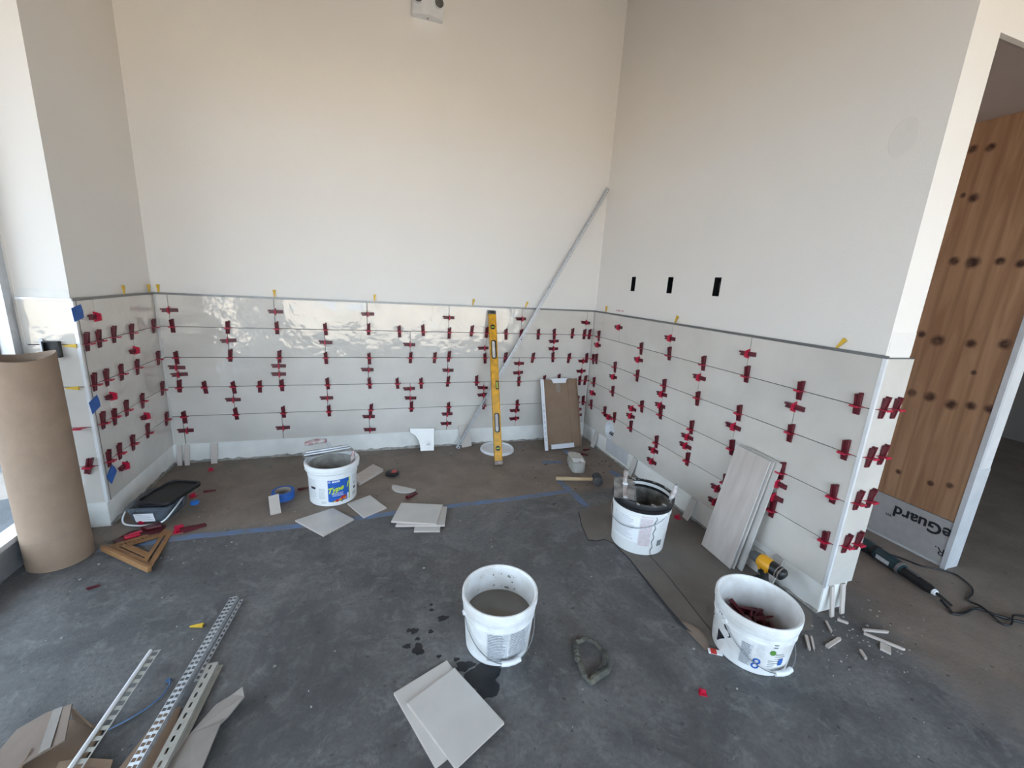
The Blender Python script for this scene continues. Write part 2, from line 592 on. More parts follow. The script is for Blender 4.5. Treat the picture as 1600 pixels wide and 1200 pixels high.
def part(name, b, material, parent, smooth=0, bevel=0, label=None, matrix=None):
    me = b.mesh(name, smooth) if isinstance(b, B) else b
    o = link(name, me, material, parent, matrix)
    if bevel:
        bv = o.modifiers.new('bevel', 'BEVEL')
        bv.width = bevel
        bv.segments = 2
        bv.limit_method = 'ANGLE'
    if label:
        o['label'] = label
    return o


def tag(o, label, cat, group=None, kind=None):
    o['label'] = label
    o['category'] = cat
    if group:
        o['group'] = group
    if kind:
        o['kind'] = kind
    return o


def thing(name, label, cat, loc=(0, 0, 0), rotz=0, group=None, matrix=None):
    o = bpy.data.objects.new(name, None)
    o.empty_display_size = 0.05
    COL.objects.link(o)
    o.matrix_world = matrix if matrix is not None else Matrix.Translation(loc) @ Matrix.Rotation(rotz, 4, 'Z')
    return tag(o, label, cat, group)


def one(name, b, material, label, cat, loc=(0, 0, 0), rotz=0, group=None, matrix=None, smooth=0, bevel=0):
    me = b.mesh(name, smooth) if isinstance(b, B) else b
    o = link(name, me, material, None, matrix if matrix is not None else Matrix.Translation(loc) @ Matrix.Rotation(rotz, 4, 'Z'))
    if bevel:
        bv = o.modifiers.new('bevel', 'BEVEL')
        bv.width = bevel
        bv.segments = 2
        bv.limit_method = 'ANGLE'
    return tag(o, label, cat, group)


def struct(name, b, material, label=None, smooth=0):
    o = link(name, b.mesh(name, smooth) if isinstance(b, B) else b, material)
    o['kind'] = 'structure'
    if label:
        o['label'] = label
    return o


def axes(origin, x, y, z):
    x, y, z = Vector(x).normalized(), Vector(y).normalized(), Vector(z).normalized()
    return Matrix(((x.x, y.x, z.x, origin[0]), (x.y, y.y, z.y, origin[1]), (x.z, y.z, z.z, origin[2]), (0, 0, 0, 1)))


def lean(bottom, top, side):
    """frame with local z from bottom to top, local x close to side, local -y the front"""
    b, t = Vector(bottom), Vector(top)
    z = (t - b).normalized()
    x = Vector(side)
    x = (x - z * x.dot(z)).normalized()
    y = z.cross(x)
    return axes(b, x, y, z)


def plate(polys, thick, name='plate'):
    """flat plate with holes: polys[0] outline, others holes (in local xy), centred on z = 0"""
    cu = bpy.data.curves.new(name, 'CURVE')
    cu.dimensions = '2D'
    cu.fill_mode = 'BOTH'
    cu.extrude = thick / 2
    for pl in polys:
        s = cu.splines.new('POLY')
        s.points.add(len(pl) - 1)
        for q, (x, y) in zip(s.points, pl):
            q.co = (x, y, 0, 1)
        s.use_cyclic_u = True
    ob = bpy.data.objects.new(name, cu)
    me = bpy.data.meshes.new_from_object(ob)
    bpy.data.objects.remove(ob)
    bpy.data.curves.remove(cu)
    bm = bmesh.new()
    bm.from_mesh(me)
    bmesh.ops.remove_doubles(bm, verts=bm.verts, dist=1e-6)
    bmesh.ops.recalc_face_normals(bm, faces=bm.faces)
    bm.to_mesh(me)
    bm.free()
    me.materials.clear()
    return me


def text_mesh(body, size, depth=0.0004, align='CENTER', shear=0.0, bold=0.0):
    cu = bpy.data.curves.new('text', 'FONT')
    cu.body = body
    cu.size = size
    cu.extrude = depth
    cu.align_x = align
    cu.shear = shear
    cu.offset = bold
    cu.resolution_u = 3
    ob = bpy.data.objects.new('text', cu)
    me = bpy.data.meshes.new_from_object(ob)
    bpy.data.objects.remove(ob)
    bpy.data.curves.remove(cu)
    me.materials.clear()
    return me


def ell(cx, cy, rx, ry, n=20, a0=0, a1=2 * PI):
    full = abs(a1 - a0 - 2 * PI) < 1e-6
    k = n if full else n - 1
    return [(cx + rx * math.cos(a0 + (a1 - a0) * i / k), cy + ry * math.sin(a0 + (a1 - a0) * i / k)) for i in range(n)]


def rect(x0, x1, y0, y1):
    return [(x0, y0), (x1, y0), (x1, y1), (x0, y1)]


def rrect(x0, x1, y0, y1, r, n=5):
    out = []
    for cx, cy, a in ((x1 - r, y0 + r, -PI / 2), (x1 - r, y1 - r, 0), (x0 + r, y1 - r, PI / 2), (x0 + r, y0 + r, PI)):
        out += [(cx + r * math.cos(a + PI / 2 * i / n), cy + r * math.sin(a + PI / 2 * i / n)) for i in range(n + 1)]
    return out


def carve(o, cutter_b):
    """cut a recess into a mesh for good"""
    c = link('cutter', cutter_b.mesh('cutter'), None)
    md = o.modifiers.new('cut', 'BOOLEAN')
    md.object = c
    md.solver = 'EXACT'
    dg = bpy.context.evaluated_depsgraph_get()
    me = bpy.data.meshes.new_from_object(o.evaluated_get(dg))
    o.modifiers.remove(md)
    o.data = me
    bpy.data.objects.remove(c)


def smooth_path(ps, k=5):
    ps = [Vector(p) for p in ps]
    out_ = []
    for i in range(len(ps) - 1):
        p0, p1, p2, p3 = ps[max(i - 1, 0)], ps[i], ps[i + 1], ps[min(i + 2, len(ps) - 1)]
        for j in range(k):
            u = j / k
            out_.append(0.5 * ((2 * p1) + (p2 - p0) * u + (2 * p0 - 5 * p1 + 4 * p2 - p3) * u * u + (3 * p1 - p0 - 3 * p2 + p3) * u ** 3))
    out_.append(ps[-1])
    return out_


ORD = ['zeroth', 'first', 'second', 'third', 'fourth', 'fifth', 'sixth', 'seventh', 'eighth', 'ninth', 'tenth', 'eleventh', 'twelfth', 'thirteenth', 'fourteenth', 'fifteenth', 'sixteenth', 'seventeenth', 'eighteenth', 'nineteenth', 'twentieth']

# ------------------------------------------------------------------ the room
W, LR, LL = 3.1788, 2.2575, 0.7977        # tile faces: back wall width, right wall length, left return length
ZB, ROW = 0.1431, 0.2048                  # underside of the tiling, course height
H = 4.4
ZJ = [ZB + ROW * (5 - k) for k in range(6)]
TT = 0.010                                # tile thickness
G = 0.0017                                # half a joint

floor = struct('floor', B().box(-3.5, 5.0, -5.2, 3.0, -0.12, 0.0), 'floor', 'dusty stained grey concrete floor')
struct('street', B().box(-14, -3.5, -7, 8, -0.13, -0.12), 'tarmac', 'dark asphalt outside the left window')
struct('ground', B().box(-60, 60, -60, 40, -0.30, -0.13), 'asphalt', 'sunlit pavement outside the windows')

wall_back = struct('wall_back', B().box(-3.3, 0.16, 0.012, 0.16, 0, H), 'paint', 'cream painted back wall above the tiling')
wall_left = struct('wall_left', B().box(-3.385, -W - 0.012, -LL + 0.012, 0.16, 0, H), 'paint', 'cream painted return wall beside the window')
wall_right = struct('wall_right', B().box(0.012, 0.158, -LR + 0.012, 0.012, 0, H), 'paint', 'cream painted right wall with three black boxes')
struct('wall_header', B().box(0.158, 5.0, -LR + 0.012, -LR + 0.032, 2.285, H), 'paint', 'cream painted header over the doorway')
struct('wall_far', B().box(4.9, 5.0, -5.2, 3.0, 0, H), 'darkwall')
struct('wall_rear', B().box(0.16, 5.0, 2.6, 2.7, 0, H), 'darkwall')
struct('wall_hall', B().box(0.158, 1.035, 1.2, 1.3, 0, 2.32), 'paint')
struct('ceiling', B().box(-3.5, 5.0, -5.2, 0.16, H, H + 0.12), 'ceiling')
struct('ceiling_hall', B().box(0.158, 5.0, -LR + 0.032, 2.7, 2.287, 2.40), 'hallceil', 'dark lowered ceiling behind the doorway')

# plywood partition behind the doorway
wall_ply = struct('wall_plywood', B().box(1.047, 1.15, -2.196, 1.2, 0, 2.287), 'jamb', 'partition wall with a skimmed white end')
part('plywood_sheet', B().box(1.035, 1.047, -2.185, 1.19, 0.272, 2.287), 'ply', wall_ply, label='brown knotty plywood sheet')
bd = part('sheathing_board', B().box(1.035, 1.047, -2.187, 1.19, 0.02, 0.268), 'board', wall_ply, label='grey sheathing board with upside-down lettering')
part('skim_patch', B().box(1.048, 1.151, -2.1985, -2.195, 0.0, 0.58), 'greydrywall', wall_ply, label='grey unpainted lower jamb')
part('corner_bead', B().box(1.030, 1.052, -2.202, -2.180, 0, 2.286), 'greydrywall', wall_ply)
tm = text_mesh('eGuard', 0.089, 0.0005, 'LEFT', bold=0.0022)
part('lettering', tm, 'blackprint', bd, matrix=axes((1.0345, -2.186, 0.225), (0, 1, 0), (0, 0, -1), (-1, 0, 0)), label='upside-down black letters')
tm = text_mesh('TM', 0.022, 0.0005, 'LEFT')
part('lettering', tm, 'blackprint', bd, matrix=axes((1.0345, -1.915, 0.165), (0, 1, 0), (0, 0, -1), (-1, 0, 0)))
tm = text_mesh('R.', 0.060, 0.0005, 'LEFT')
part('lettering', tm, 'blackprint', bd, matrix=axes((1.0345, -2.182, 0.105), (0, 1, 0), (0, 0, -1), (-1, 0, 0)))

# storefront windows: left side and behind the camera
def storefront(name, n, length, label, M4):
    b = B()
    b.box(0, length, -0.105, 0, 0.0, 0.125)
    b.box(0, length, -0.105, 0, 2.36, 2.45)
    for i in range(n + 1):
        x = i * (length - 0.05) / n
        b.box(x, x + 0.05, -0.105, 0, 0.125, 2.36)
    fr = link(name, b.mesh(name), 'alu')
    fr.matrix_world = M4
    fr['kind'] = 'structure'
    fr['label'] = label
    for i in range(n):
        x0 = i * (length - 0.05) / n + 0.05
        x1 = (i + 1) * (length - 0.05) / n
        part('pane', B().box(x0, x1, -0.062, -0.056, 0.125, 2.36), 'glass', fr)
        part('gasket', B().box(x0, x0 + 0.012, -0.07, -0.05, 0.125, 2.36), 'matteblack', fr)
        part('glazing_bead', B().box(x0, x1, -0.05, 0.004, 0.125, 0.15), 'trimcorner', fr)
    return fr


storefront('window_1', 2, 2.4, 'aluminium storefront window beside the brown paper roll', axes((-3.385, -0.80, 0), (0, -1, 0), (1, 0, 0), (0, 0, 1)))
storefront('window_2', 4, 5.6, 'aluminium storefront window behind the photographer', axes((-3.3, -5.0, 0), (1, 0, 0), (0, 1, 0), (0, 0, 1)))
struct('wall_lintel', B().box(-3.49, -3.385, -3.2, -0.80, 2.45, H).box(-3.49, -3.385, -5.15, -3.2, 0, H), 'paint')
struct('wall_front', B().box(-3.3, 2.3, -5.15, -5.0, 2.45, H).box(-3.385, -3.3, -5.15, -5.0, 0, H).box(2.3, 4.9, -5.15, -5.0, 0, H), 'paint')
struct('sky_blocker', B().box(-5.0, -3.49, -4.2, 0.6, 2.50, 2.60), 'darkwall', 'added unseen slab cutting sky light above the left window')  # added out of view: keeps high sky light off the wall beside the window
struct('wall_nib', B().box(-3.49, -3.385, -0.80, 0.16, 0, H), 'paint')

# ------------------------------------------------------------------ wall tiling
def clip_spans(joints, a, b):
    e = sorted([a] + [j for j in joints if a < j < b] + [b])
    return list(zip(e, e[1:]))


BO = [-0.072 - 0.6072 * k for k in range(6)]
BE = [-0.370 - 0.6060 * k for k in range(5)]
RO = [-0.420, -1.030, -1.643]
RE = [-0.112, -0.718, -1.332, -1.949]
LO, LE = [-0.640], [-0.318]
tiles_right = {}
for k in range(5):
    z0, z1 = ZJ[k + 1] + G, ZJ[k] - G
    for a, b in clip_spans(BO if k % 2 == 0 else BE, -W + TT, -TT):
        part('wall_tile', B().box(a + G, b - G, 0, TT, z0, z1), 'tile', wall_back, bevel=0.0008)
    for i, (a, b) in enumerate(clip_spans(RO if k % 2 == 0 else RE, -LR + TT, 0)):
        tiles_right[(k, i)] = part('wall_tile', B().box(0, TT, a + G, b - G, z0, z1), 'tile', wall_right)
    for a, b in clip_spans(LO if k % 2 == 0 else LE, -LL + TT, 0):
        part('wall_tile', B().box(-W - TT, -W, a + G, b - G, z0, z1), 'tile', wall_left, bevel=0.0008)
    part('wall_tile', B().box(0.012, 0.170, -LR, -LR + TT, z0, z1), 'tile', wall_right, bevel=0.0008)
    part('wall_tile', B().box(-3.372, -W - 0.012, -LL, -LL + TT, z0, z1), 'tile', wall_left, bevel=0.0008)
part('mortar_bed', B().box(-W + TT, -TT, TT - 0.0015, 0.012, ZB, ZJ[0]), 'mortar', wall_back)
mb = part('mortar_bed', B().box(TT - 0.0015, 0.012, -LR + TT, -0.001, ZB, ZJ[0]), 'mortar', wall_right)
part('mortar_bed', B().box(-W - 0.012, -W - TT + 0.0015, -LL + TT, -0.001, ZB, ZJ[0]), 'mortar', wall_left)
part('mortar_bed', B().box(0.014, 0.166, -LR + TT - 0.0015, -LR + 0.012, ZB, ZJ[0]), 'mortar', wall_right)
part('mortar_bed', B().box(-3.370, -W - 0.014, -LL + TT - 0.0015, -LL + 0.012, ZB, ZJ[0]), 'mortar', wall_left)

# bare drywall strip under the tiles and the ragged edge on the floor
def ragged(p0, p1, nrm, seed, h0=0.006, h1=0.022, dep=0.012):
    rnd = random.Random(seed)
    p0, p1, nrm = Vector(p0), Vector(p1), Vector(nrm)
    n = max(8, int((p1 - p0).length / 0.035))
    b = B()
    vs, fs = [], []
    for i in range(n + 1):
        p = p0.lerp(p1, i / n)
        h = rnd.uniform(h0, h1)
        d = rnd.uniform(dep * 0.3, dep)
        vs += [p, p + nrm * d, p + nrm * d * 0.6 + Vector((0, 0, h)), p + Vector((0, 0, h * 1.1))]
    for i in range(n):
        for k in range(3):
            fs.append((i * 4 + k, i * 4 + 4 + k, i * 4 + 5 + k, i * 4 + 1 + k))
    fs.append((0, 1, 2, 3))
    fs.append((n * 4 + 3, n * 4 + 2, n * 4 + 1, n * 4))
    return b.add(vs, fs)


part('base_strip', B().box(-W - 0.010, 0.010, 0.010, 0.013, 0.012, ZB), 'drywall', wall_back)
part('base_strip', B().box(0.010, 0.013, -LR + 0.012, 0.010, 0.012, ZB), 'drywall', wall_right)
part('base_strip', B().box(-W - 0.013, -W - 0.010, -LL + 0.012, 0.010, 0.012, ZB), 'drywall', wall_left)
part('base_strip', B().box(-3.372, -W - 0.012, -LL + 0.009, -LL + 0.013, 0.012, ZB), 'drywall', wall_left)
part('base_strip', B().box(0.012, 0.158, -LR + 0.009, -LR + 0.013, 0.012, ZB), 'drywall', wall_right)
part('plaster_edge', ragged((-W - 0.01, 0.012, 0), (0.01, 0.012, 0), (0, -1, 0), 1), 'plaster', wall_back)
part('plaster_edge', ragged((0.012, 0.01, 0), (0.012, -LR + 0.01, 0), (-1, 0, 0), 2, 0.004, 0.012), 'plaster', wall_right)
part('plaster_edge', ragged((-W - 0.012, 0.0, 0), (-W - 0.012, -LL + 0.012, 0), (1, 0, 0), 3), 'plaster', wall_left)
part('skim_patch', B().box(0.0088, 0.0105, -0.72, -0.40, 0.03, ZB - 0.004), 'greydrywall', wall_right, label='grey unpainted patch')
part('skim_patch', B().box(-3.372, -3.19, -LL + 0.0095, -LL + 0.012, ZJ[0] + 0.011, ZJ[0] + 0.05), 'drywall', wall_left)
part('skim_patch', B().box(0.02, 0.158, -LR + 0.0105, -LR + 0.012, ZJ[0] + 0.011, ZJ[0] + 0.10), 'skim', wall_right)

part('skim_patch', B().lathe([(0, 0), (0.055, 0), (0.05, 0.0006), (0, 0.0008)], 28, axes((0.0120, -2.118, 1.975), (0, 1.5, 0), (0, 0, 1.0), (-1, 0, 0)) @ Matrix.Diagonal((0.9, 1.25, 1, 1))), 'skim', wall_right, label='faint round repaired spot')
# three electrical boxes let into the right wall, and the round box
for y0, y1, lab in ((-0.533, -0.483, 'black electrical box nearest the room corner, in the right wall'),
                    (-0.952, -0.901, 'middle one of three black electrical boxes in the right wall'),
                    (-1.359, -1.309, 'black electrical box farthest from the room corner, in the right wall')):
    carve(wall_right, B().box(-0.02, 0.075, y0, y1, 1.362, 1.468))
    t = thing('electrical_box', lab, 'electrical box', (0.012, (y0 + y1) / 2, 1.362), 0, 'electrical boxes in the right wall')
    w = (y1 - y0) / 2
    part('housing', B().box(0.060, 0.0625, -w, w, 0, 0.106).box(-0.001, 0.06, -w, -w + 0.002, 0, 0.106).box(-0.001, 0.06, w - 0.002, w, 0, 0.106).box(-0.001, 0.06, -w, w, 0, 0.002).box(-0.001, 0.06, -w, w, 0.104, 0.106), 'black', t)
    part('wire', B().tube([(0.055, 0.012, 0.01), (0.03, 0.006, 0.03), (0.025, 0.012, 0.07), (0.055, 0.008, 0.1)], 0.003, 6), 'darkgrey', t, smooth=40)
RB = (-0.446, 0.228)
cyl = lambda: B().lathe([(0, -0.03), (0.070, -0.03), (0.070, 0.05), (0, 0.05)], 32, axes((0, RB[0], RB[1]), (0, 1, 0), (0, 0, 1), (1, 0, 0)))
for key in ((4, 2), (4, 3), (3, 4), (4, 1), (3, 3)):
    o = tiles_right.get(key)
    if o is None:
        continue
    ys = [v.co.y for v in o.data.vertices]
    if min(ys) < RB[0] + 0.07 and max(ys) > RB[0] - 0.07 and key[0] == 4:
        carve(o, cyl())
carve(mb, cyl())
carve(wall_right, cyl())
t = thing('round_outlet_box', 'round white wall box set into the tiles of the right wall', 'outlet box', matrix=axes((0, RB[0], RB[1]), (0, -1, 0), (0, 0, 1), (-1, 0, 0)))
part('ring', B().lathe([(0.0655, -0.004), (0.0695, -0.004), (0.0695, 0.001), (0.074, 0.001), (0.074, 0.003), (0.0655, 0.003), (0.0655, -0.004)], 36), 'whiteplastic', t, smooth=40)
part('housing', B().lathe([(0, -0.036), (0.06, -0.036), (0.0655, -0.03), (0.0655, -0.0035), (0.0635, -0.0035), (0.0635, -0.029), (0.058, -0.034), (0, -0.034)], 36), 'whiteplastic', t, smooth=40)
b = B()
for i in range(5):
    b.tube([(-0.03 + i * 0.014, -0.05, -0.030), (-0.02 + i * 0.01, -0.035 + 0.006 * (i % 2), -0.012), (-0.028 + i * 0.016, -0.022, -0.028)], 0.0035, 6)
part('wire', b, 'darkgrey', t, smooth=40)

# metal edge profiles
TZ0, TZ1 = ZJ[0] - 0.001, ZJ[0] + 0.0105
struct('trim_1', B().box(-W - 0.002, 0.002, -0.003, 0.012, TZ0, TZ1), 'trimtop', 'grey metal trim capping the back wall tiles')
struct('trim_2', B().box(-0.003, 0.012, -LR - 0.002, 0.002, TZ0, TZ1), 'trimtop', 'grey metal trim capping the right wall tiles')
struct('trim_3', B().box(-W - 0.012, -W + 0.003, -LL - 0.002, 0.002, TZ0, TZ1), 'trimtop', 'grey metal trim capping the left return tiles')
struct('trim_4', B().box(-3.378, -W - 0.002, -LL - 0.003, -LL + 0.012, TZ0, TZ1), 'trimcorner', 'bright metal trim on the window side')
struct('trim_5', B().box(-W - 0.012, -W + 0.0015, -LL - 0.0015, -LL + 0.011, ZB - 0.002, TZ0), 'trimcorner', 'bright metal corner trim near the window')
struct('trim_6', B().box(-0.002, 0.0115, -LR - 0.002, -LR + 0.011, ZB - 0.002, TZ0), 'trimcorner', 'bright metal corner trim at the wall end')
struct('trim_7', B().box(0.012, 0.171, -LR - 0.001, -LR + 0.012, TZ0, TZ0 + 0.003), 'trimtop')
part('metal_line', B().box(-W + 0.0005, -W + 0.0018, -LL + 0.022, -LL + 0.025, ZB, TZ0), 'trimtop', wall_left)

# ------------------------------------------------------------------ levelling wedges
wd, th0, th1, LW = 0.0235, 0.007, 0.019, 0.092
b = B()
prof = [(-0.0015, -LW * 0.45), (-th0, -LW * 0.45), (-th1, LW * 0.47), (-0.0015, LW * 0.47)]
for x0, x1, cut in ((-wd / 2, -wd * 0.12, 0.0), (wd * 0.12, wd / 2, 0.007)):
    pr = [(y, z + (cut if z > 0 else 0)) for y, z in prof]
    n = len(pr)
    b.add([(x0, y, z) for y, z in pr] + [(x1, y, z) for y, z in pr], [tuple(range(n)), tuple(range(2 * n - 1, n - 1, -1))] + [(i, n + i, n + (i + 1) % n, (i + 1) % n) for i in range(n)])
b.add([(x, y, z) for x in (-wd * 0.12, wd * 0.12) for y, z in ((-0.0015, -LW * 0.45), (-th0 * 0.7, -LW * 0.45), (-th1 * 0.8, LW * 0.46), (-0.0015, LW * 0.46))], [(0, 1, 2, 3), (7, 6, 5, 4), (0, 4, 5, 1), (1, 5, 6, 2), (2, 6, 7, 3), (3, 7, 4, 0)])
wedge_me = b.mesh('wedge_bar')
wedge_me.materials.append(M['wedge'])
b = B()
b.prism([(-0.026, 0.004), (0.026, 0.004), (0.024, -0.010), (0.017, -0.031), (-0.017, -0.031), (-0.024, -0.010)], -0.0009, 0.0009)
b.box(-0.0165, 0.0165, -0.0315, -0.0285, -0.004, 0.004)
clip_me = b.mesh('clip_tab')
clip_me.materials.append(M['clip'])
wedge_n = 0


def wedge(origin, right, out, along, label, group, jit=0.0, shift=0.0):
    """along: direction of the bar; out: away from the wall; right: direction of the joint"""
    global wedge_n
    wedge_n += 1
    m = axes(origin, right, -Vector(out), along)
    o = bpy.data.objects.new('levelling_wedge', None)
    COL.objects.link(o)
    o.empty_display_size = 0.03
    o.matrix_world = m
    tag(o, label, 'tile wedge', group)
    w = link('wedge_bar', wedge_me, None, o, Matrix.Rotation(jit, 4, 'Y') @ Matrix.Translation((0, 0, shift)))
    c = link('clip_tab', clip_me, None, o)
    return o


BV = {
    1: [-3.096, -2.786, -2.491, -2.180, -1.885, -1.664, -1.485, -1.281, -1.102, -0.978, -0.811, -0.679, -0.524, -0.376, -0.205, -0.087, -0.036],
    2: [-3.096, -2.788, -2.488, -2.186, -1.885, -1.580, -1.393, -1.281, -0.982, -0.805, -0.558, -0.371, -0.217, -0.041],
    3: [-3.100, -2.955, -2.786, -2.624, -2.484, -2.181, -1.886, -1.680, -1.498, -1.284, -1.044, -0.672, -0.440, -0.294, -0.089, -0.033],
    4: [-3.094, -2.786, -2.486, -2.180, -1.880, -1.573, -1.273, -0.974, -0.674, -0.092, -0.033]}
RV = {
    1: [-0.119, -0.733, -1.041, -1.349, -1.659, -1.958, -2.204],
    2: [-0.066, -0.121, -0.422, -0.729, -1.037, -1.348, -1.657, -1.957, -2.202],
    3: [-0.119, -0.431, -0.829, -1.040, -1.338, -1.653, -1.956, -2.201],
    4: [-0.115, -0.348, -0.499, -0.730, -1.041, -1.348, -1.652, -1.951, -2.213]}
LV = {1: [-0.755, -0.655, -0.520, -0.337, -0.068], 2: [-0.752, -0.647, -0.506, -0.334, -0.066], 3: [-0.738, -0.636, -0.512, -0.333, -0.067], 4: [-0.743, -0.641, -0.502, -0.325, -0.066]}
PV = {1: [0.053, 0.127], 2: [0.052, 0.127], 3: [0.050, 0.128], 4: [0.052, 0.124]}
BH = [(-3.102, 1.068), (-2.491, 1.08), (-1.887, 1.084), (-1.286, 1.077), (-0.679, 1.085), (-0.083, 1.071), (-2.792, 0.874), (-2.186, 0.871), (-1.585, 0.861), (-0.991, 0.839), (-0.376, 0.903), (-0.377, 0.838), (-3.1, 0.691), (-3.094, 0.642), (-2.493, 0.698), (-2.493, 0.638), (-1.889, 0.666), (-1.286, 0.656), (-0.682, 0.71), (-0.68, 0.63), (-0.077, 0.729), (-0.082, 0.638), (-2.792, 0.458), (-2.185, 0.452), (-1.582, 0.51), (-1.582, 0.433), (-0.984, 0.504), (-0.984, 0.443), (-3.085, 0.246), (-2.492, 0.233), (-1.889, 0.292), (-1.888, 0.185), (-1.284, 0.287), (-1.282, 0.204), (-0.686, 0.293), (-0.682, 0.22), (-0.074, 0.28), (-0.068, 0.224)]
RH = [(-0.415, 1.078), (-1.029, 1.076), (-1.646, 1.08), (-0.119, 0.892), (-0.72, 0.875), (-1.337, 0.882), (-1.952, 0.882), (-0.42, 0.677), (-1.027, 0.695), (-1.031, 0.615), (-1.643, 0.676), (-0.119, 0.462), (-0.719, 0.499), (-0.715, 0.439), (-1.323, 0.497), (-1.319, 0.436), (-1.954, 0.492), (-1.95, 0.418), (-0.423, 0.334), (-1.029, 0.287), (-1.026, 0.203), (-1.615, 0.292), (-1.615, 0.207)]
LH = [(-0.657, 1.082), (-0.336, 0.86), (-0.634, 0.666), (-0.326, 0.457), (-0.623, 0.265)]
rw = random.Random(11)


def jr():
    return rw.uniform(-0.10, 0.10)


for j in BV:
    n = len(BV[j])
    for i, x in enumerate(BV[j]):
        where = f'{ORD[i + 1]} from the left' if i < n / 2 else f'{ORD[n - i]} from the right'
        wedge((x, 0, ZJ[j]), (1, 0, 0), (0, -1, 0), (0, 0, 1), f'upright red wedge on back wall, {ORD[j]} joint line from top, {where}', 'upright red wedges on the back wall', jr(), rw.uniform(-0.012, 0.012))
for j in RV:
    for i, y in enumerate(RV[j]):
        wedge((0, y, ZJ[j]), (0, -1, 0), (-1, 0, 0), (0, 0, 1), f'upright red wedge on right wall, {ORD[j]} joint line from top, {ORD[i + 1]} from corner', 'upright red wedges on the right wall', jr() * 0.5, rw.uniform(-0.008, 0.012))
for j in LV:
    for i, y in enumerate(LV[j]):
        wedge((-W, y, ZJ[j]), (0, 1, 0), (1, 0, 0), (0, 0, 1), f'upright red wedge on left return, {ORD[j]} joint line from top, {ORD[i + 1]} from window', 'upright red wedges on the left return wall', jr() * 0.5, rw.uniform(-0.005, 0.012))
for j in PV:
    for i, x in enumerate(PV[j]):
        wedge((x, -LR, ZJ[j]), (1, 0, 0), (0, -1, 0), (0, 0, 1), f'upright red wedge on narrow wall end, {ORD[j]} joint from top, {("left", "right")[i]} one', 'upright red wedges on the wall end', 0.03, rw.uniform(-0.005, 0.010))


def course(z):
    return next(k for k in range(5) if ZJ[k + 1] <= z <= ZJ[k])


def h_labels(lst, wall, side, keyf):
    """number the sideways wedges of each course along the wall, then top to bottom"""
    out = {}
    for k in range(5):
        row = sorted((p for p in lst if course(p[1]) == k), key=lambda p: (round(keyf(p) / 0.1), -p[1]))
        for i, p in enumerate(row):
            out[p] = f'sideways red wedge on {wall}, {ORD[k + 1]} tile course from top, {ORD[i + 1]} from {side}'
    return out


lb = h_labels(BH, 'back wall', 'the left', lambda p: p[0])
for p in BH:
    wedge((p[0], 0, p[1]), (0, 0, 1), (0, -1, 0), (-1, 0, 0), lb[p], 'sideways red wedges on the back wall', jr() * 0.7, rw.uniform(-0.008, 0.008))
lb = h_labels(RH, 'right wall', 'corner', lambda p: -p[0])
for p in RH:
    wedge((0, p[0], p[1]), (0, 0, 1), (-1, 0, 0), (0, 1, 0), lb[p], 'sideways red wedges on the right wall', jr() * 0.5, rw.uniform(-0.004, 0.004))
lb = h_labels(LH, 'left return', 'window', lambda p: p[0])
for p in LH:
    wedge((-W, p[0], p[1]), (0, 0, 1), (1, 0, 0), (0, -1, 0), lb[p], 'sideways red wedges on the left return wall', jr() * 0.5)
wedge((-3.228, -LL, ZJ[4]), (1, 0, 0), (0, -1, 0), (0, 0, 1), 'tilted red wedge beside the brown paper roll, below the black wall box', 'red wedges by the window', 0.30)
o = one('levelling_clip', clip_me, None, 'flat red clip tab without a wedge beside the brown paper roll', 'tile clip', matrix=axes((-3.235, -LL, ZJ[3]), (1, 0, 0), (0, 1, 0), (0, 0, 1)))

# yellow plastic shims standing on the trim
b = B()
b.add([(-0.003, -0.002, 0), (0.003, -0.002, 0), (0.003, 0.002, 0), (-0.003, 0.002, 0), (-0.0085, -0.005, 0.05), (0.0085, -0.005, 0.05), (0.0085, 0.005, 0.05), (-0.0085, 0.005, 0.05)], [(3, 2, 1, 0), (4, 5, 6, 7), (0, 1, 5, 4), (1, 2, 6, 5), (2, 3, 7, 6), (3, 0, 4, 7)])
shim_me = b.mesh('yellow_shim')
shim_me.materials.append(M['yellow'])
for loc, rz, ti, lab in (((-3.176, -0.346, 0), PI / 2, 0, 'yellow shim on the left return trim, above the blue tape'),
                         ((-3.176, -0.050, 0), PI / 2, 0, 'yellow shim on the left return trim, right beside the corner'),
                         ((-3.150, 0.004, 0), 0, 0, 'yellow shim on the back wall trim, first from the left corner'),
                         ((-2.494, 0.004, 0), 0, 0, 'yellow shim on the back wall trim, second from the left corner'),
                         ((-1.841, 0.004, 0), 0, 0.06, 'yellow shim on the back wall trim, third from the left corner'),
                         ((-1.097, 0.004, 0), 0, 0.15, 'yellow shim on the back wall trim, left above the yellow level'),
                         ((-0.652, 0.004, 0), 0, 0.35, 'tilted yellow shim on the back wall trim by the leaning metal strip'),
                         ((0.004, -0.173, 0), PI / 2, 0, 'yellow shim on the right wall trim nearest the room corner'),
                         ((0.004, -1.035, 0), PI / 2, -0.4, 'tilted yellow shim on the right wall trim below the black boxes'),
                         ((0.004, -2.063, 0), PI / 2, -0.6, 'tilted yellow shim on the right wall trim near the wall end')):
    m = Matrix.Translation((loc[0], loc[1], TZ1)) @ Matrix.Rotation(rz, 4, 'Z') @ Matrix.Rotation(ti, 4, 'Y')
    one('yellow_shim', shim_me, None, lab, 'shim', matrix=m, group='yellow shims on the trim')
